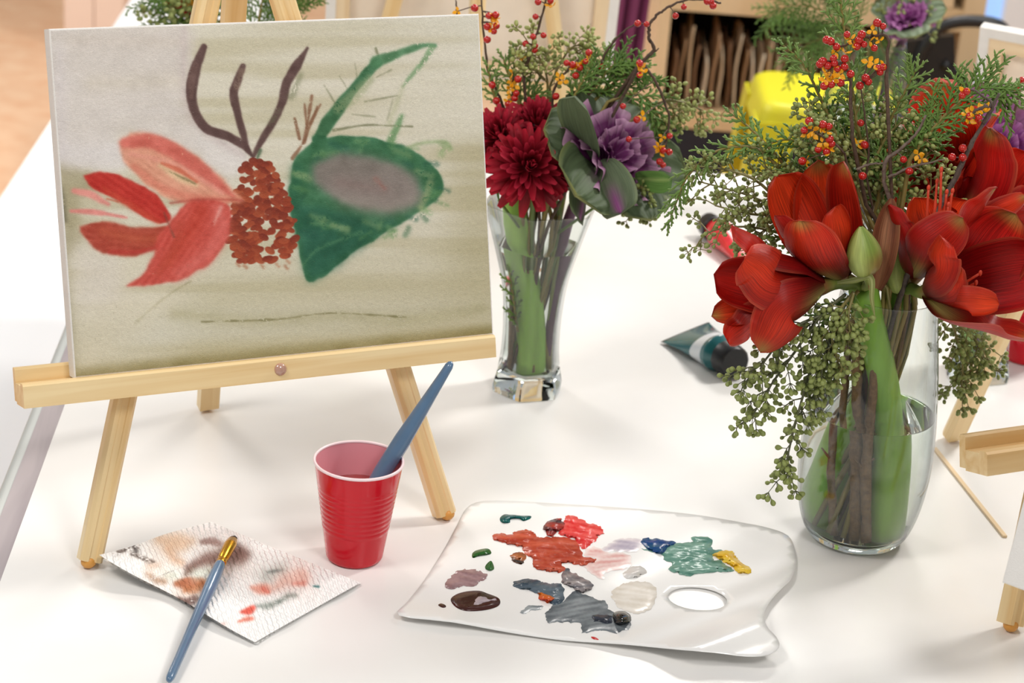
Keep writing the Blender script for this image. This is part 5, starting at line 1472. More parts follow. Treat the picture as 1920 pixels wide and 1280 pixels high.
VM = Vector((.3517, 1.8506, 0)); VMID = Vector((.0207, 2.152, 0))
round_vase(VM, 'large rounded glass vase of red amaryllis, half full of water', .136)
hex_vase(VMID, 'flared faceted glass vase of chrysanthemums and kale right of the painting', .172)
V4 = bp(1592, 402); V4.z = 0
round_vase(V4, 'rounded glass vase in front of the yellow stool', .15)
V3 = bp(1832, 700); V3.z = 0
hex_vase(V3, 'faceted glass vase mostly hidden behind the amaryllis vase', .13)
V5 = Vector((by(470, 300, 2.55).x, 2.55, 0))
hex_vase(V5, 'faceted glass vase of berries and greens standing behind the painted canvas', .15)

def tailp(v, p, ang, rb, rt, zb=.016, ztop=.257):
    """points from the bottom of a vase up through its mouth towards p"""
    return [v + Vector((rb * math.cos(ang), rb * math.sin(ang), zb)), v + Vector((rt * math.cos(ang + 2.6), rt * math.sin(ang + 2.6), ztop - .01)), Vector(p)]

# ------------------------------------------------------------------ main bouquet: amaryllis
cG0, cG1 = lin((150, 200, 80)), lin((174, 224, 96))
def stalk(th, pts, r):
    p = smooth_path(pts, 8); n = len(p)
    part(G().tube(p, [r[0] + (r[1] - r[0]) * i / (n - 1) for i in range(n)], 18, [lerp(cG1, cG0, i / (n - 1)) for i in range(n)]), 'stem', M_STEM, th)
a1 = thing('amaryllis', 'red amaryllis stalk with two blooms opening to the left and a green bud', 'amaryllis', VM + Vector((.022, -.012, .015)))
top1 = by(1618, 540, 1.828)
stalk(a1, [VM + Vector((.022, -.012, .0145)), VM + Vector((.012, -.014, .14)), top1], (.0150, .0138))
PXM = .000508
def hand_blossom(th, O, centre, petals, stalk_from, seed=0, stamens=()):
    O = Vector(O); C_ = Vector(centre); sf = Vector(stalk_from); ax = (C_ - O).normalized(); rs = random.Random(seed)
    pts = smooth_path([sf, sf.lerp(O, .5) + EZ * .003, O, O + ax * .018], 4); n = len(pts)
    cg, cr = lin((116, 140, 62)), lin((130, 24, 24))
    bl = part(G().tube(pts, [.0056 + .004 * ss(.6, 1, i / (n - 1)) for i in range(n)], 12, [lerp(cg, cr, ss(.6, 1, i / (n - 1)) * .8) for i in range(n)], cap=False), 'blossom', M_GREENP, th)
    for k, (mid, tip, wpx, warm, outer) in enumerate(petals):
        m_, t_p = by(*mid), by(*tip); base = O + ax * .006 + (m_ - C_) * .06
        path = smooth_path([base, base.lerp(m_, .55) + (m_ - C_) * .10, m_, m_.lerp(t_p, .55) + (m_ - C_) * .05, t_p], 6); m = len(path) - 1
        w_ = wpx * PXM; colf = ama_col(outer, warm, seed + k * 1.3); sd = rs.uniform(0, 6); cp = rs.uniform(.30, .5); rf = rs.uniform(.05, .11); nr = rs.choice([1.5, 2, 2.5])
        mx = (.55 / 1.01) ** .55 * (.46 / 1.01) ** .46
        mid_c = C_.lerp(O, .3)
        def fn(u, v):
            i = int(round(v * m)); p = path[i]; tg = (path[min(i + 1, m)] - path[max(i - 1, 0)]).normalized(); t = u * 2 - 1
            f = mid_c - p; f = (f - tg * f.dot(tg)).normalized(); bb = tg.cross(f).normalized()
            te_ = .46 if outer else .36; ww = w_ * max(v, .0) ** .55 * max(1 - v, 0) ** te_ / mx; ww = max(ww, .005 * (1 - v))
            off = cp * ww * t * t + rf * w_ * v * math.sin(nr * math.pi * t + sd) * abs(t) - .05 * w_ * math.exp(-(t / .16) ** 2) * (1 - v)
            return p + bb * (ww * t * (1 - .12 * t * t)) + f * off, colf(v, t), (v + sd, t, 0)
        part(G().grid(fn, 14, m), 'petal', M_AMA, bl)
    for (q0, q1) in stamens:
        p0 = O + ax * .02; p1, p2 = by(*q0), by(*q1)
        g = G().tube(smooth_path([p0, p1, p2], 5), [.0015] * 8 + [.0012] * 3, 7); g.ell(p2, EX * .0018, EY * .0018, EZ * .003, 7, 5)
        part(g, 'stamen', M_STAM, bl)
    return bl
hand_blossom(a1, by(1582, 532, 1.812), by(1540, 405, 1.795), [
  ((1500, 430, 1.838), (1456, 328, 1.842), 62, 1.2, False), ((1545, 410, 1.850), (1534, 300, 1.850), 64, 1.3, True), ((1605, 425, 1.818), (1582, 302, 1.806), 56, .5, True),
  ((1582, 452, 1.785), (1566, 388, 1.782), 40, 1.1, False), ((1522, 486, 1.764), (1500, 412, 1.757), 62, .75, True), ((1488, 458, 1.785), (1452, 404, 1.790), 40, .3, False)], top1, 11)
hand_blossom(a1, by(1562, 532, 1.80), by(1420, 555, 1.765), [
  ((1455, 472, 1.775), (1372, 422, 1.775), 46, .4, False), ((1440, 535, 1.800), (1338, 515, 1.800), 52, .2, False), ((1425, 580, 1.795), (1334, 592, 1.790), 38, .9, True),
  ((1425, 605, 1.770), (1368, 648, 1.760), 48, .5, False), ((1452, 530, 1.742), (1396, 484, 1.735), 50, .9, False), ((1478, 585, 1.737), (1425, 660, 1.735), 56, .7, True)], top1, 12)
bud(a1, by(1622, 518, 1.785), by(1614, 424, 1.785), .0162)
g = G().tube(smooth_path([top1, by(1630, 530, 1.80), by(1622, 512, 1.785)], 4), .0045, 8, lin((150, 164, 84))); part(g, 'bud_stalk', M_GREENP, a1)
spathe(a1, px([(1640, 540, 1.80), (1652, 480, 1.79), (1662, 420, 1.80), (1672, 372, 1.81)], 1.8), .0125)
spathe(a1, px([(1570, 530, 1.79), (1600, 526, 1.78), (1632, 520, 1.775), (1634, 560, 1.77), (1640, 592, 1.77)], 1.78), .0028, ((150, 160, 90), (186, 190, 130)))
a2 = thing('amaryllis', 'red amaryllis stalk with three blooms opening up and to the right', 'amaryllis', VM + Vector((-.026, .010, .015)))
top2 = by(1690, 545, 1.845)
stalk(a2, [VM + Vector((-.026, .012, .0145)), VM + Vector((-.004, .016, .15)), top2], (.0150, .0120))
hand_blossom(a2, by(1705, 530, 1.838), by(1765, 420, 1.80), [
  ((1688, 455, 1.80), (1668, 384, 1.80), 38, .2, False), ((1722, 430, 1.825), (1714, 370, 1.828), 44, 1.3, False), ((1790, 430, 1.835), (1818, 376, 1.840), 46, 1.3, False),
  ((1738, 468, 1.766), (1806, 408, 1.760), 52, .3, True), ((1812, 425, 1.80), (1869, 350, 1.80), 34, .4, True), ((1772, 420, 1.84), (1775, 388, 1.85), 34, 1.0, True)], top2, 21,
  [((1735, 430, 1.80), (1741, 352, 1.80)), ((1748, 420, 1.80), (1757, 340, 1.805)), ((1758, 415, 1.80), (1765, 318, 1.80)), ((1765, 420, 1.80), (1775, 360, 1.80)), ((1772, 420, 1.80), (1786, 358, 1.80)), ((1770, 425, 1.795), (1778, 384, 1.795))])
hand_blossom(a2, by(1726, 548, 1.80), by(1850, 525, 1.745), [
  ((1840, 478, 1.805), (1905, 400, 1.805), 88, .15, True), ((1862, 520, 1.79), (1965, 500, 1.78), 70, .1, False), ((1826, 612, 1.752), (1935, 640, 1.735), 78, .45, True),
  ((1756, 510, 1.742), (1767, 446, 1.738), 40, .8, False), ((1775, 540, 1.733), (1797, 494, 1.733), 34, .9, True), ((1806, 568, 1.722), (1874, 570, 1.712), 30, 1.3, False)], top2, 22,
  [((1790, 540, 1.76), (1838, 512, 1.755)), ((1790, 548, 1.76), (1830, 530, 1.75))])
hand_blossom(a2, by(1782, 470, 1.90), by(1890, 350, 1.90), [
  ((1840, 335, 1.885), (1857, 240, 1.875), 62, .15, True), ((1890, 350, 1.92), (1935, 288, 1.92), 56, .3, False), ((1890, 400, 1.89), (1975, 372, 1.89), 50, .1, False),
  ((1868, 398, 1.855), (1924, 366, 1.85), 24, .9, True), ((1850, 420, 1.87), (1930, 400, 1.86), 40, .2, False), ((1820, 400, 1.93), (1815, 330, 1.94), 40, .1, False)], top2 + EY * .02, 23)
bud(a2, by(1688, 550, 1.83), by(1678, 462, 1.835), .0128)

# cedar of the main bouquet
def T_(p, k): return tailp(VM, p, k * 1.9, .012 + .01 * (k % 3), .026)
K7 = dict(x0=1220, y0=0, k=2.743)
cedar(px([(1705, 300), (1745, 246), (1800, 190), (1855, 158), (1890, 190)], 1.86), .042, 'long frosted cedar sprig arching right over the purple kale', tail=T_(by(1700, 320, 1.86), 1), light=.15, seed=1, dense=1.3)
cedar(px([(1615, 330), (1602, 200), (1588, 100), (1576, 0), (1574, -25)], 1.88), .028, 'tall upright cedar sprig rising to the top edge above the berries', tail=T_(by(1620, 360, 1.88), 2), light=.35, seed=2)
cedar(px([(1500, 392), (1447, 300), (1400, 275), (1340, 285), (1290, 330), (1268, 380), (1252, 425)], 1.875), .020, 'cedar sprig arching left and drooping its tip over the table', tail=T_(by(1540, 440, 1.82), 3), light=.35, seed=3)
cedar(px([(1500, 340), (1440, 275), (1400, 235), (1362, 207)], 1.875), .017, 'short straight cedar sprig pointing up-left in front of the yellow stool', tail=T_(by(1550, 420, 1.84), 4), light=.3, seed=4)
cedar(px([(1585, 300), (1545, 200), (1505, 120), (1456, 75)], 1.875), .018, 'slender cedar sprig leaning left beside the topmost berries', tail=T_(by(1600, 380, 1.85), 5), light=.35, seed=5)
cedar(px([(1640, 320), (1668, 230), (1700, 165), (1722, 122)], 1.88), .026, 'feathery pale cedar sprig right of the orange husks', tail=T_(by(1650, 380, 1.87), 6), light=.5, seed=6)
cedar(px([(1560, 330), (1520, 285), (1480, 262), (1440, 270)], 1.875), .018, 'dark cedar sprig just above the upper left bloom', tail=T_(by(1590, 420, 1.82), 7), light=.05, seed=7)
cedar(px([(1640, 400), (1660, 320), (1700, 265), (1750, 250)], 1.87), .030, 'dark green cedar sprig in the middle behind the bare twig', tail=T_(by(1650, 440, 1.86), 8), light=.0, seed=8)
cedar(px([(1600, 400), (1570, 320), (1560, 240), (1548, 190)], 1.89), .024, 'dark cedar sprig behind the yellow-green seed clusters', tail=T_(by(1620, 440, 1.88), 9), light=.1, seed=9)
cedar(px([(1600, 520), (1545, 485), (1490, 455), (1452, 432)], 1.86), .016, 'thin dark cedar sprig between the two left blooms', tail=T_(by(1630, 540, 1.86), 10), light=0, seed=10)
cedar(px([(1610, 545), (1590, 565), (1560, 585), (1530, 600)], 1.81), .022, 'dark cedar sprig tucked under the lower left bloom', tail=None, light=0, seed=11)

for k, (pts, w_, lab, lt) in enumerate([([(1650, 420), (1620, 340), (1590, 280), (1575, 230)], .030, 'deep green cedar sprig filling the bouquet left of its middle', .1), ([(1680, 420), (1690, 350), (1720, 300), (1745, 270)], .030, 'deep green cedar sprig filling the bouquet right of its middle', 0.), ([(1660, 420), (1650, 330), (1640, 250), (1645, 190)], .028, 'straight cedar sprig up the middle of the amaryllis bouquet', .2), ([(1590, 400), (1540, 350), (1500, 320), (1450, 305)], .024, 'yellow-green cedar sprig over the eucalyptus spray', .45), ([(1610, 420), (1560, 370), (1520, 300), (1500, 250)], .022, 'cedar sprig pointing at the far glass vase', .3)]):
    cedar(px(pts, 1.905 - .004 * k), w_, lab, tail=T_(by(1645, 460, 1.87), 30 + k), light=lt, seed=60 + k, dense=1.1)
# seeded eucalyptus of the main bouquet
eucalyptus([px([(1560, 440), (1480, 400), (1400, 365), (1310, 340)], 1.875), px([(1480, 400), (1420, 340), (1360, 318), (1310, 312)], 1.875), px([(1470, 405), (1400, 400), (1340, 385)], 1.875), px([(1500, 400), (1460, 340), (1430, 310)], 1.875)], 'broad spray of seeded eucalyptus fanning left above the red tube', ntw=17, tl=.026, nseed=5, size=.0048, seed=1, tail=T_(by(1590, 480, 1.82), 11), droop=.05)
eucalyptus([px([(1560, 470), (1470, 440), (1400, 425), (1330, 435), (1300, 470)], 1.875), px([(1470, 440), (1430, 470), (1400, 480)], 1.875), px([(1500, 450), (1460, 420), (1420, 440)], 1.875)], 'low eucalyptus spray reaching left over the red tube', ntw=9, tl=.020, nseed=5, size=.0050, seed=2, tail=T_(by(1590, 490, 1.82), 12))
eucalyptus([px([(1585, 552, 1.80), (1540, 590, 1.775), (1490, 660, 1.77), (1440, 730, 1.77), (1405, 790, 1.77)], 1.77), px([(1540, 590, 1.775), (1480, 620, 1.765), (1430, 680, 1.765), (1400, 700, 1.765)], 1.77)], 'thick hanging bunch of grey-green eucalyptus seeds left of the vase', ntw=20, tl=.023, nseed=6, size=.0056, near=True, seed=3, droop=.5, tail=None, twc=(108, 112, 78))
eucalyptus([px([(1592, 555, 1.795), (1560, 620, 1.775), (1520, 700, 1.77), (1495, 780, 1.77), (1478, 850, 1.77), (1470, 895, 1.77)], 1.77), px([(1560, 620, 1.775), (1540, 690, 1.775), (1525, 750, 1.775)], 1.77)], 'longest hanging eucalyptus strand ending low beside the vase', ntw=19, tl=.022, nseed=7, size=.0056, near=True, seed=4, droop=.55, twc=(108, 112, 78))
eucalyptus([px([(1600, 548, 1.80), (1570, 590, 1.775), (1560, 640, 1.77), (1575, 690, 1.77)], 1.77), px([(1600, 550, 1.79), (1590, 600, 1.775), (1600, 650, 1.775)], 1.77)], 'short eucalyptus cluster hanging against the front of the vase rim', ntw=13, tl=.018, nseed=6, size=.0060, near=True, seed=5, droop=.5)
eucalyptus([px([(1640, 420), (1630, 320), (1610, 240), (1600, 190)], 1.875), px([(1632, 320), (1660, 260), (1700, 220)], 1.875), px([(1630, 300), (1580, 260), (1540, 240)], 1.875)], 'upright eucalyptus with pale green star clusters in the bouquet centre', ntw=7, tl=.026, nseed=6, size=.0056, seed=6, tail=T_(by(1640, 460, 1.84), 13), far=True)
eucalyptus([px([(1680, 400), (1660, 330), (1690, 270), (1730, 240)], 1.875), px([(1665, 330), (1700, 320), (1740, 300)], 1.875)], 'brownish eucalyptus twig left of the bare twig', ntw=6, tl=.022, nseed=5, size=.0050, seed=7, tail=T_(by(1670, 450, 1.84), 14), twc=(140, 100, 66))
eucalyptus([px([(1650, 400), (1640, 300), (1670, 210)], 1.885), px([(1645, 330), (1700, 290), (1725, 250)], 1.885), px([(1645, 340), (1600, 290), (1570, 270)], 1.885)], 'light eucalyptus seeds woven through the middle cedar', ntw=8, tl=.024, nseed=6, size=.0054, seed=15, tail=T_(by(1650, 450, 1.86), 36), far=True)
eucalyptus([px([(1580, 330), (1540, 260), (1515, 205)], 1.85), px([(1550, 280), (1520, 250)], 1.85)], 'small grey eucalyptus tuft in front of the far glass vase', ntw=11, tl=.018, nseed=5, size=.0050, seed=8, tail=T_(by(1600, 400, 1.85), 15))
eucalyptus([px([(1600, 400), (1560, 345), (1500, 330), (1470, 340)], 1.875), px([(1580, 370), (1620, 340), (1650, 330)], 1.875), px([(1600, 380), (1640, 370), (1670, 340)], 1.875)], 'green eucalyptus seeds crowding above the upper left bloom', ntw=9, tl=.020, nseed=5, size=.0052, seed=9, tail=T_(by(1620, 450, 1.83), 16))
eucalyptus([px([(1690, 410), (1740, 360), (1775, 330)], 1.875), px([(1700, 400), (1740, 390), (1790, 380)], 1.875)], 'eucalyptus seeds below the thick slanting twig', ntw=7, tl=.016, nseed=5, size=.0050, seed=10, tail=T_(by(1690, 450, 1.84), 17), far=True)

# bittersweet of the main bouquet (pixels of an enlarged crop)
def KP(l, y=1.82): return px([(q[0], q[1], 1.832 + (y - 1.78) * .3) for q in l], y, **K7)
berries([KP([(1210, 420), (1218, 300), (1216, 185), (1120, 190), (1050, 210), (975, 243)], 1.83)], KP([(1165, 117), (1195, 135), (1010, 177), (1085, 177), (925, 212), (955, 240), (1072, 205), (1097, 228), (1150, 247), (905, 205), (1060, 238)], 1.82), KP([(1140, 158), (1025, 200), (1130, 215), (1175, 205), (950, 268), (1003, 268), (1040, 225)], 1.82), 'topmost bittersweet branch with red berries and split yellow husks', tail=T_(by(1655, 300, 1.85), 18), seed=1)
berries([KP([(1035, 700), (1030, 560), (1028, 430), (1000, 340), (940, 320)], 1.80)], KP([(885, 315), (940, 300), (998, 302), (910, 337), (960, 353), (997, 343), (1028, 380), (892, 442), (928, 432), (976, 425), (870, 330), (945, 325)], 1.795), KP([(905, 372), (932, 378), (975, 385), (897, 408), (940, 405), (960, 375), (920, 395)], 1.79), 'bittersweet cluster of glossy red berries over a bunch of orange husks', tail=T_(by(1597, 330, 1.83), 19), seed=2, rad=.0022, hr=.0056)
berries([KP([(1000, 790), (940, 735), (870, 695), (835, 670)], 1.78), KP([(960, 750), (900, 790), (800, 820)], 1.78)], KP([(815, 622), (885, 640), (917, 650), (790, 670), (920, 715), (780, 828), (862, 768), (905, 780), (930, 740)], 1.78), KP([(835, 665), (800, 690), (835, 690), (885, 655), (905, 675), (885, 735), (925, 760), (800, 830), (910, 770)], 1.78), 'bittersweet twig with berries left of the bouquet centre', tail=T_(by(1600, 330, 1.82), 20), seed=3, rad=.0014)
berries([KP([(1560, 930), (1620, 800), (1700, 650), (1797, 478)], 1.79), KP([(1710, 640), (1760, 545), (1720, 500), (1660, 462)], 1.79), KP([(1745, 540), (1690, 560), (1640, 590)], 1.78)], KP([(1603, 490), (1625, 470), (1640, 597), (1687, 605), (1550, 808), (1605, 762), (1605, 810)], 1.78), KP([(1625, 585), (1660, 575), (1705, 565), (1640, 615), (1612, 470), (1720, 550)], 1.78), 'thick slanting grey twig with red berries before the right bloom', tail=T_(by(1770, 370, 1.81), 21), seed=4, rad=.0030, twig=(96, 82, 74))
berries([KP([(1200, 930), (1205, 830), (1280, 770), (1370, 680), (1415, 595)], 1.79), KP([(1060, 870), (1130, 845), (1205, 838)], 1.79), KP([(1220, 910), (1340, 860), (1510, 820)], 1.78)], KP([(1090, 905), (1300, 820), (1330, 880)], 1.78), KP([(1375, 795), (1395, 818)], 1.78), 'bare forked grey twig with few berries in the bouquet centre', tail=T_(by(1660, 350, 1.82), 22), seed=5, rad=.0023, twig=(122, 104, 92))
berries([KP([(1110, 900), (1120, 740), (1100, 600), (1080, 450)], 1.83)], KP([(1075, 440), (1080, 632), (1100, 745), (1170, 350), (1195, 345), (1180, 372), (1105, 400), (1120, 420)], 1.83), KP([(1120, 318), (1195, 340), (1150, 330), (1070, 740)], 1.83), 'thin bittersweet stem with single berries behind the seed clusters', tail=T_(by(1640, 340, 1.84), 23), seed=6, rad=.0014)
# woody stems standing in the water
for k, (x0, y0, x1, y1, r_, lab) in enumerate([(-.004, -.026, -.028, -.010, .0052, 'stout'), (.006, -.030, -.012, -.024, .0044, 'forked'), (.014, -.018, -.030, .008, .0038, 'slim'), (-.020, -.018, -.034, .004, .0036, 'short')]):
    p0, p1 = VM + Vector((x0, y0, .0145)), VM + Vector((x1, y1, .225))
    pth = smooth_path([p0, p0.lerp(p1, .35) + Vector((.003 * (-1) ** k, 0, 0)), p0.lerp(p1, .7), p1], 6)
    g = G().tube([q + Vector((random.uniform(-1, 1), random.uniform(-1, 1), 0)) * .0007 for q in pth], [r_ * random.uniform(.85, 1.12) for _ in pth], 9, lin((134, 102, 68)))
    th = thing('woody_stem', ['stout brown woody stem standing in the vase water, nearest the glass', 'brown forked woody stem in the middle of the vase water', 'slim dark woody stem leaning inside the vase', 'short cut brown stem end left in the vase'][k], 'stem', p0)
    part(g, 'stem', M_BARK, th)
    q = pth[6]; part(G().tube([q, q + Vector((.012 * (-1) ** k, -.004, .012))], [.0016, .0009], 6, lin((134, 102, 68))), 'side_twig', M_BARK, th)
eucalyptus([px([(1765, 560, 1.90), (1790, 620, 1.91), (1805, 690, 1.91), (1800, 720, 1.91)], 1.91), px([(1790, 600, 1.91), (1830, 640, 1.92), (1845, 680, 1.92)], 1.91)], 'dark eucalyptus bunch hanging right behind the amaryllis vase', ntw=18, tl=.026, nseed=8, size=.0052, seed=12, droop=.4)

# ------------------------------------------------------------------ kale and chrysanthemum
def kale(th, O, aim, R, n_in, n_out, cin, cedge, cout, seed=0, a_in=.5, a_out=1.5, stem_to=None):
    rs = random.Random(seed); fr = frame(O, Vector(aim) - Vector(O)); O, X, Y, A = fr
    ci, ce, co, cv, cm = lin(cin), lin(cedge), lin(cout), lin((150, 80, 140)), lin((150, 156, 92))
    if stem_to is not None:
        part(G().tube(smooth_path([Vector(stem_to), Vector((stem_to[0] + .016, stem_to[1], .2)), O - A * .01], 6), .0060, 10, lin((128, 84, 116))), 'stem', M_STEM, th)
    for ring, (n, L_, e0, e1) in enumerate(((4, .36, 1.45, 1.1), (5, .55, 1.25, .85), (6, .74, 1.05, .6), (6, .90, .85, .35))):
        for k in range(n):
            ph = 2 * math.pi * (k + .43 * ring) / n + rs.uniform(-.15, .15); sp = 1.15 * math.pi / n * 1.35; Lk = R * L_ * rs.uniform(.92, 1.08); p1, p2 = rs.uniform(0, 6), rs.uniform(0, 6); wv = rs.uniform(.85, 1.15)
            def fn(u, v):
                t = u * 2 - 1; s_ = .04 + .96 * v; e = lerp(e0, e1, s_); edge = 1 - .22 * abs(t) ** 3
                r = Lk * s_ * math.cos(e) * edge + .002; z = Lk * s_ * math.sin(e) * edge + Lk * (.13 * s_ ** 3 * math.sin(5.5 * t + p1) + .06 * s_ ** 4 * math.sin(15 * t + p2)) - .12 * R * ring * .5
                an_ = ph + t * sp * (.55 + .45 * s_)
                c = lerp(ci * wv * (.75 + .25 * s_), ce, ss(.78, 1, s_) * (.5 + .12 * ring))
                c = lerp(c, ce, .35 * math.exp(-(t / .06) ** 2) * (1 - s_))
                return O + (X * math.cos(an_) + Y * math.sin(an_)) * r + A * z, c, (s_ + k, t, 0)
            part(G().grid(fn, 36, 9), 'leaf', M_KALE, th)
    for k in range(n_out):
        ph = 2 * math.pi * (k + .4) / max(1, n_out) + rs.uniform(-.15, .15)
        def cf(s, t, w=rs.uniform(.85, 1.1)):
            c = lerp(co * w, cv, .8 * math.exp(-(t / .13) ** 2) * ss(.8, .1, s)); return lerp(c, cm, ss(.93, 1, s) * .8 + .5 * ss(.85, 1, abs(t)) * ss(.3, .6, s))
        g = petal_surface(G(), fr, ph, R * 1.2 * rs.uniform(.9, 1.1), R * .64 * rs.uniform(.9, 1.1), .5, a_out * rs.uniform(.9, 1.1), .8, .008, -R * .22, .07, 4, cf, 16, 20, tipp=.28, basep=.5, curl=-.05, seed=rs.uniform(0, 6), cup=.5)
        part(g, 'leaf', M_KALE, th)
def mum_petal(name, c0, c1, wid, bend):
    g = G(); a, b = lin(c0), lin(c1)
    def fn(u, v):
        t = u * 2 - 1; s = v; w_ = wid * math.sin(math.pi * min(.93, .12 + s * .80)) ** .7
        return Vector((t * w_, -bend * s * s + .5 * w_ * t * t, s)), lerp(a, b, s * s), (s, t, 0)
    g.grid(fn, 4, 6); return g.mesh(name, M_MUM)
MUMS = [mum_petal('petal', (120, 8, 26), (190, 30, 54), .13, .10), mum_petal('petal', (132, 10, 30), (206, 52, 76), .12, -.15), mum_petal('petal', (110, 6, 22), (176, 22, 44), .14, .35)]
def mum(label, O, axis, R, n, seed, tail, group=None):
    rs = random.Random(seed); fr = frame(O, axis); O, X, Y, A = fr
    th = thing('chrysanthemum', label, 'chrysanthemum', Vector(tail[0]), group)
    part(G().tube(smooth_path([*tail, O - A * R * .3], 5), .0026, 8, lin((116, 138, 70))), 'stem', M_STEM, th)
    part(G().ell(O - A * R * .12, X * R * .3, Y * R * .3, A * R * .25, 10, 6, lin((96, 16, 26))), 'flower_head', M_GREENP, th)
    for k in range(n):
        f = (k + .5) / n; pol = math.radians(118) * f ** .62; az = k * 2.39996
        d = A * math.cos(pol) + (X * math.cos(az) + Y * math.sin(az)) * math.sin(pol)
        d = (d + Vector((rs.uniform(-.18, .18), rs.uniform(-.18, .18), rs.uniform(-.18, .18)))).normalized()
        inward = (A - d * A.dot(d)); inward = inward.normalized() if inward.length > .01 else X
        Zd = (d + inward * .15).normalized(); Xd = Zd.cross(inward).normalized(); Yd = Zd.cross(Xd)
        if Yd.dot(inward) < 0: Xd = -Xd; Yd = -Yd
        me = MUMS[1] if f < .4 else (MUMS[0] if f < .8 else MUMS[2])
        b = O + d * R * .16
        inst(me, 'petal', th, mat4(b, Xd, Yd, Zd, R * (.62 + .36 * f) * rs.uniform(.85, 1.1)))
    return th

# ------------------------------------------------------------------ bouquet in the faceted vase
KM = dict(x0=840, y0=0, k=3.2)
def MP(l, y=2.14): return px(l, y, **KM)
def TM(p, k): return tailp(VMID, p, k * 1.7, .008 + .006 * (k % 3), .022, .03, .215)
mum('crimson chrysanthemum low in front, drooping over the faceted rim', by(992, 312, 2.09), CAMV + EZ * .05 + EX * .1, .047, 130, 1, TM(by(1000, 345, 2.12), 1))
mum('crimson chrysanthemum half hidden by the edge of the painting', by(938, 258, 2.12), CAMV + EZ * .5 - EX * .3, .036, 105, 2, TM(by(980, 330, 2.13), 2))
mum('topmost crimson chrysanthemum of the faceted vase', by(1008, 236, 2.14), CAMV + EZ * .8, .036, 105, 3, TM(by(1005, 300, 2.14), 3))
mum('crimson chrysanthemum at the back between berries and kale', by(1040, 318, 2.12), CAMV * .8 - EZ * .3 + EX * .6, .032, 90, 4, TM(by(1020, 345, 2.13), 4))
ka = thing('ornamental_kale', 'ornamental kale with purple heart and grey-green leaves in the faceted vase', 'kale', VMID + Vector((.012, .0, .03)))
kale(ka, by(1140, 300, 2.12), by(1140, 300, 2.12) + Vector((.055, -.055, .075)), .076, 22, 6, (108, 40, 96), (214, 168, 198), (84, 100, 70), 5, 1.0, 1.75, VMID + Vector((.014, .004, .03)))
for k, (a, b, w_) in enumerate([((1092, 318, 2.10), (1078, 398, 2.06), .030), ((1105, 300, 2.10), (1075, 215, 2.06), .036), ((1130, 300, 2.09), (1162, 385, 2.05), .036)]):
    O_ = by(*a); fr_ = frame(O_, by(*b) - O_, .4 + k)
    g = petal_surface(G(), (fr_[0], fr_[1], fr_[2], fr_[3]), 0, (by(*b) - O_).length * 1.25, w_, .25, -.1, 1, .002, 0, .06, 3, lambda s, t: lerp(lerp(lin((92, 106, 78)), lin((150, 70, 140)), .9 * math.exp(-((t) / .25) ** 2) * ss(.35, .85, s) * (k == 0 or k == 2)), lin((126, 138, 92)), ss(.9, 1, abs(t)) * .5), 14, 12, tipp=.3, basep=.4, curl=.05, seed=k)
    part(g, 'leaf', M_KALE, ka)
cedar(MP([(740, 610), (800, 500), (860, 395)]), .026, 'cedar sprig with upright tip left of the purple kale', tail=TM(by(1060, 300, 2.14), 5), light=.1, seed=21, N=CAMV)
cedar(MP([(800, 620), (900, 500), (980, 400), (1060, 350)], 2.16), .036, 'bright green cedar spray fanning above the purple kale', tail=TM(by(1060, 310, 2.15), 6), light=.05, seed=22, dense=1.2)
cedar(MP([(860, 620), (980, 510), (1100, 430), (1180, 420)], 2.16), .036, 'cedar spray behind the purple kale reaching the cut twig', tail=TM(by(1070, 310, 2.15), 7), light=.0, seed=23, dense=1.2)
cedar(MP([(960, 610), (1120, 560), (1220, 620), (1270, 720), (1285, 830)], 2.15), .030, 'drooping cedar spray hanging right of the purple kale', tail=TM(by(1090, 300, 2.15), 8), light=.15, seed=24, dense=1.1)
cedar(MP([(300, 640), (260, 520), (235, 380)], 2.16), .018, 'cedar sprig close against the right edge of the painting', tail=TM(by(960, 300, 2.15), 9), light=.35, seed=25)
cedar(MP([(430, 650), (400, 520), (350, 420), (330, 340)], 2.17), .022, 'upright cedar sprig behind the crimson chrysanthemums', tail=TM(by(985, 300, 2.16), 10), light=.4, seed=26)
cedar(MP([(430, 660), (480, 590), (540, 540)], 2.18), .024, 'short olive cedar sprig between the berry twigs', tail=TM(by(990, 300, 2.17), 11), light=.3, seed=27)
cedar([VMID + Vector((-.014, -.016, .075)), VMID + Vector((-.022, -.020, .11)), VMID + Vector((-.030, -.022, .15))], .016, 'feathery cedar sprig under water inside the faceted vase', light=.3, seed=28)
eucalyptus([MP([(600, 600), (590, 450), (540, 330), (470, 240)], 2.18), MP([(580, 480), (520, 420), (470, 400)], 2.18)], 'pale eucalyptus sprig rising behind the crimson blooms', ntw=14, tl=.026, nseed=6, size=.0052, seed=21, tail=TM(by(1020, 290, 2.17), 12), far=True)
eucalyptus([MP([(610, 520), (680, 370), (760, 275), (880, 300)], 2.20), MP([(720, 310), (800, 330), (830, 430)], 2.20)], 'airy pale eucalyptus arching against the blank canvas', ntw=14, tl=.022, nseed=6, size=.0048, seed=22, tail=TM(by(1030, 270, 2.18), 13), far=True)
eucalyptus([MP([(1200, 640), (1300, 610), (1400, 610), (1500, 650), (1530, 690)], 2.16), MP([(1320, 610), (1360, 680), (1330, 740)], 2.16)], 'eucalyptus tuft reaching right toward the dark shelf', ntw=13, tl=.022, nseed=6, size=.0052, seed=23, tail=TM(by(1140, 260, 2.15), 14), far=True)
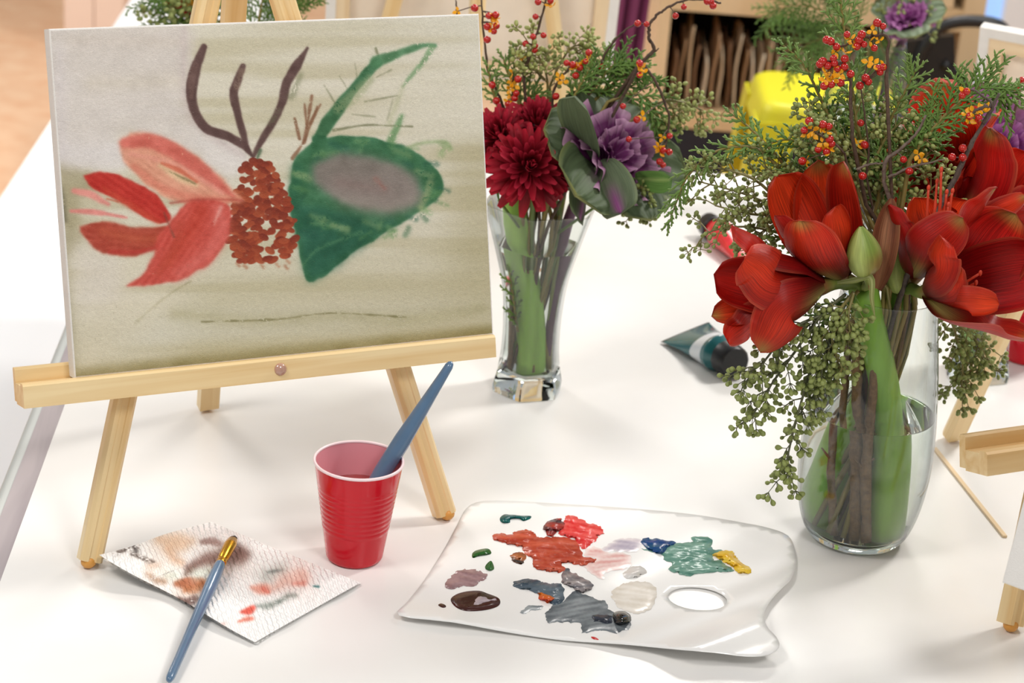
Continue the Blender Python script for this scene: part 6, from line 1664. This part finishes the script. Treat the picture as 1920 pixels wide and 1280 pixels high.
eucalyptus([MP([(1010, 1150), (1080, 1180), (1130, 1230), (1150, 1280)], 2.10), MP([(1080, 1180), (1160, 1180)], 2.10)], 'small eucalyptus tuft drooping below the kale over the table', ntw=10, tl=.020, nseed=6, size=.0052, seed=24, tail=TM(by(1130, 345, 2.12), 15))
berries([MP([(450, 440), (510, 270), (545, 160), (590, 0), (600, -60)], 2.17)], MP([(540, 12), (615, 5), (525, 100), (510, 220), (573, 212), (465, 262), (525, 275), (520, 302)], 2.165), MP([(610, 30), (625, 38), (440, 350)], 2.165), 'bittersweet twig rising to the top edge left of the blank canvas bar', tail=TM(by(985, 260, 2.16), 16), seed=21, rad=.0019, hr=.0048)
berries([MP([(625, 620), (640, 530), (690, 450), (760, 375), (845, 330)], 2.15)], MP([(845, 315), (712, 378), (748, 388), (825, 368), (790, 405), (766, 453), (648, 578)], 2.14), MP([(765, 405), (800, 380), (845, 350), (665, 465), (690, 485), (780, 395)], 2.14), 'curved bittersweet twig with orange husks over the chrysanthemums', tail=TM(by(1030, 290, 2.15), 17), seed=22, rad=.0018)
berries([MP([(1160, 372), (1235, 300), (1210, 240), (1205, 190), (1215, 140), (1260, 85), (1330, 40), (1425, 0), (1560, 0), (1640, 20)], 2.14), MP([(1150, 378), (1200, 335), (1268, 292)], 2.14)], MP([(1192, 145), (1415, 42), (1365, 95), (1575, 10), (1590, 35), (1555, 8), (1138, 140)], 2.135), [], 'long bowed bittersweet twig looping in front of the dark shelf', tail=TM(by(1170, 170, 2.15), 18), seed=23, rad=.0022)
berries([MP([(905, 430), (930, 350), (980, 270), (1050, 190), (1130, 145)], 2.16)], MP([(920, 400)], 2.16), [], 'thin dark twig bending in front of the plum cloth', tail=TM(by(1110, 200, 2.16), 19), seed=24, rad=.0018)
berries([MP([(1150, 390), (1180, 395), (1240, 480), (1290, 590), (1325, 700), (1310, 850), (1290, 960)], 2.13)], MP([(1150, 380), (1150, 450), (1133, 718), (1330, 815), (1290, 903), (1328, 912), (1270, 970), (1290, 990), (1050, 637), (1085, 835)], 2.10), MP([(1158, 405), (1165, 430), (1285, 825), (1265, 880), (1275, 905), (1165, 700), (1255, 890)], 2.10), 'hanging bittersweet twig with berries right of the purple kale', tail=TM(by(1180, 170, 2.14), 20), seed=25, rad=.0020)
berries([MP([(330, 640), (300, 560), (240, 420), (215, 200), (200, 0)], 2.17), MP([(380, 640), (390, 500), (390, 440)], 2.16), MP([(55, 90), (48, 0)], 2.2)], MP([(160, 48), (245, 95), (285, 90), (235, 160), (290, 155), (275, 188), (235, 238), (420, 475), (290, 605), (363, 625), (265, 510), (400, 590), (410, 560)], 2.155), MP([(55, 68), (275, 100), (290, 120), (265, 140), (262, 170), (385, 435), (380, 490), (400, 510), (370, 540), (280, 110), (360, 600)], 2.155), 'bittersweet branch with orange and red clusters beside the canvas edge', tail=TM(by(950, 280, 2.16), 21), seed=26, rad=.0020, br=.004)
# broad green stem and leaf blades in the faceted vase
th = thing('green_stalk', 'thick pale green stalk standing in the faceted vase', 'stem', VMID + Vector((.002, -.004, .03)))
part(G().tube(smooth_path([VMID + Vector((.004, -.006, .0275)), VMID + Vector((-.004, -.004, .1)), VMID + Vector((-.030, 0, .21)), VMID + Vector((-.034, .002, .24))], 6), [.0135] * 12 + [.012] * 7, 16, lin((172, 220, 100))), 'stem', M_STEM, th)
th = thing('green_stalk', 'second green stalk leaning beside the thick one in the faceted vase', 'stem', VMID + Vector((.012, .004, .03)))
part(G().tube(smooth_path([VMID + Vector((.016, .004, .0275)), VMID + Vector((.016, .002, .12)), VMID + Vector((.022, 0, .23))], 6), .0022, 10, lin((150, 160, 84))), 'stem', M_STEM, th)
for k, (x0, x1, z1) in enumerate(((-.018, -.022, .20), (-.014, -.010, .21))):
    th = thing('woody_stem', ('brown woody stem at the left inside the faceted vase', 'thin brown twig behind the green stalk in the faceted vase')[k], 'stem', VMID + Vector((x0, -.008, .03)))
    part(G().tube(smooth_path([VMID + Vector((x0, -.008 + .012 * k, .0275)), VMID + Vector((x0 - .004, -.008, .1)), VMID + Vector((x1, 0, z1))], 5), .0034 - .001 * k, 9, lin((134, 102, 68))), 'stem', M_BARK, th)
    part(G().tube([VMID + Vector((x0 - .003, -.008, .08)), VMID + Vector((x0 - .010, -.010, .10))], [.0014, .0008], 6, lin((134, 102, 68))), 'side_twig', M_BARK, th)
for k, (a, b, c_) in enumerate((((935, 375, 2.12), (925, 330, 2.10), 'left'), ((1190, 335, 2.10), (1240, 345, 2.06), 'right'))):
    O_ = by(*a); th = thing('leaf', ('broad green leaf at the left rim of the faceted vase', 'broad green leaf under the kale hanging over the table')[k], 'leaf', O_)
    g = petal_surface(G(), frame(O_, by(*b) - O_, .5), 0, .055, .022, .1, .2, 1, .001, 0, .03, 2, lambda s, t: lerp(lin((96, 134, 66)), lin((140, 166, 96)), math.exp(-(t / .1) ** 2)), 12, 8)
    part(g, 'blade', M_KALE, th)
    part(G().tube([VMID + Vector((.02 * (2 * k - 1), -.01, .19)), O_], .0016, 6, lin((116, 146, 70))), 'stem', M_STEM, th)

# ------------------------------------------------------------------ bouquet behind the amaryllis (faceted vase)
ka = thing('ornamental_kale', 'large bright purple kale at the right edge behind the amaryllis', 'kale', V3 + Vector((0, 0, .03)))
kale(ka, by(1868, 290, 2.06), by(1862, 190, 1.99), .062, 18, 4, (150, 66, 146), (214, 150, 206), (150, 96, 140), 8, 1.15, 1.5, V3 + Vector((0, 0, .03)))
a3 = thing('amaryllis', 'bright red amaryllis behind, glowing between the twigs and the kale', 'amaryllis', V3 + Vector((-.01, .01, .03)))
tp = by(1790, 400, 2.0)
stalk(a3, [V3 + Vector((-.01, .01, .0265)), V3 + Vector((-.012, .01, .14)), tp], (.011, .010))
blossom(a3, by(1790, 345, 1.99), by(1782, 240, 1.97), .095, .044, .5, .0, .2, .8, 0, tp, 31)
blossom(a3, by(1765, 380, 1.97), by(1735, 300, 1.91), .072, .036, .8, .05, .8, 1.0, 2, tp, 32)
mum('pink-red chrysanthemum blurred behind the slanting twig', by(1722, 250, 2.05), CAMV + EZ * .4, .024, 70, 9, [V3 + Vector((.0, -.01, .03)), V3 + Vector((-.02, 0, .21)), by(1740, 300, 2.05)])
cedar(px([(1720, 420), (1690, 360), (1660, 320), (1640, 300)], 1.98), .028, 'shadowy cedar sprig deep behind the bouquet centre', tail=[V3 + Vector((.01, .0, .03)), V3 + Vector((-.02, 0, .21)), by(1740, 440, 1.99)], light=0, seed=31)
berries([px([(1880, 320), (1900, 220), (1915, 160), (1925, 150)], 2.02)], px([(1916, 150), (1905, 166), (1908, 170)], 2.02), [], 'berry twig at the right edge above the purple kale', tail=[V3 + Vector((.012, .0, .03)), V3 + Vector((.02, 0, .21)), by(1870, 360, 2.03)], seed=31)

# ------------------------------------------------------------------ bouquet in the far rounded vase
def T4(p, k): return tailp(V4, p, k * 1.7, .02, .02)
y4 = V4.y
for k, (pts, lab) in enumerate([([(1600, 60), (1540, 20), (1490, 10), (1440, 25)], 'far cedar spray spreading left over the rounded vase rim'), ([(1610, 60), (1560, 70), (1520, 80), (1480, 110)], 'far cedar spray drooping left at the rounded vase rim'), ([(1620, 60), (1590, 0), (1560, -40)], 'far cedar spray rising above the rounded vase'), ([(1640, 60), (1660, 110), (1650, 150)], 'far cedar spray hanging in front of the rounded vase')]):
    cedar(px(pts, y4 - .03), .05, lab, tail=T4(by(1610, 90, y4), k), light=.05 + .1 * (k % 2), seed=40 + k, r=.0022)
eucalyptus([px([(1640, 70), (1660, 10), (1680, -30)], y4), px([(1650, 60), (1690, 40), (1720, 30)], y4)], 'blurred eucalyptus sprig above the far rounded vase', ntw=14, tl=.035, nseed=6, size=.006, seed=41, tail=T4(by(1630, 95, y4), 5))
ka = thing('ornamental_kale', 'small purple kale at the top of the far bouquet', 'kale', V4 + Vector((.01, 0, .016)))
kale(ka, by(1702, 40, y4 - .02), by(1690, -40, y4 - .05), .045, 12, 5, (150, 70, 140), (206, 140, 196), (120, 136, 108), 14, .9, 1.5, V4 + Vector((.01, 0, .016)))
for k in range(3):
    th = thing('green_stalk', ('bent green stalk low in the far rounded vase', 'middle green stalk of the far rounded vase', 'upright green stalk of the far rounded vase')[k], 'stem', V4 + Vector((.03 - .02 * k, 0, .016)))
    part(G().tube(smooth_path([V4 + Vector((.03 - .025 * k, .01 * k, .0145)), V4 + Vector((.0, 0, .14)), V4 + Vector((-.02 + .02 * k, 0, .27))], 6), .007, 10, lin((120, 150, 80))), 'stem', M_STEM, th)

# ------------------------------------------------------------------ bouquet behind the painted canvas
def T5(p, k): return tailp(V5, p, k * 1.7, .012, .02, .03, .215)
for k, (pts, lab) in enumerate([([(420, 80), (380, 30), (340, 0), (300, -20)], 'cedar spray left of the easel legs behind the painting'), ([(500, 80), (530, 20), (560, -10)], 'cedar spray right of the easel legs behind the painting'), ([(480, 70), (490, 10), (500, -40)], 'cedar spray between the easel legs behind the painting'), ([(400, 90), (350, 50), (315, 25)], 'low cedar spray peeking over the canvas top')]):
    cedar(px(pts, V5.y), .05, lab, tail=T5(by(460, 130, V5.y), k), light=.1 * k, seed=50 + k, r=.0024)
berries([px([(420, 90), (390, 30), (370, -20)], V5.y), px([(400, 50), (350, 10), (320, -10)], V5.y)], px([(312, 2), (340, 4), (336, 12), (350, 24), (376, 4), (330, -8)], V5.y), px([(360, 13), (358, 8), (345, -4)], V5.y), 'bittersweet twig with berries above the canvas top edge', tail=T5(by(440, 130, V5.y), 5), seed=51, br=.0055, hr=.007)
eucalyptus([px([(440, 90), (400, 30), (340, 10), (290, 20)], V5.y), px([(400, 50), (380, 0)], V5.y)], 'grey eucalyptus sprig above the canvas top edge', ntw=14, tl=.04, nseed=6, size=.007, seed=52, tail=T5(by(450, 130, V5.y), 6))
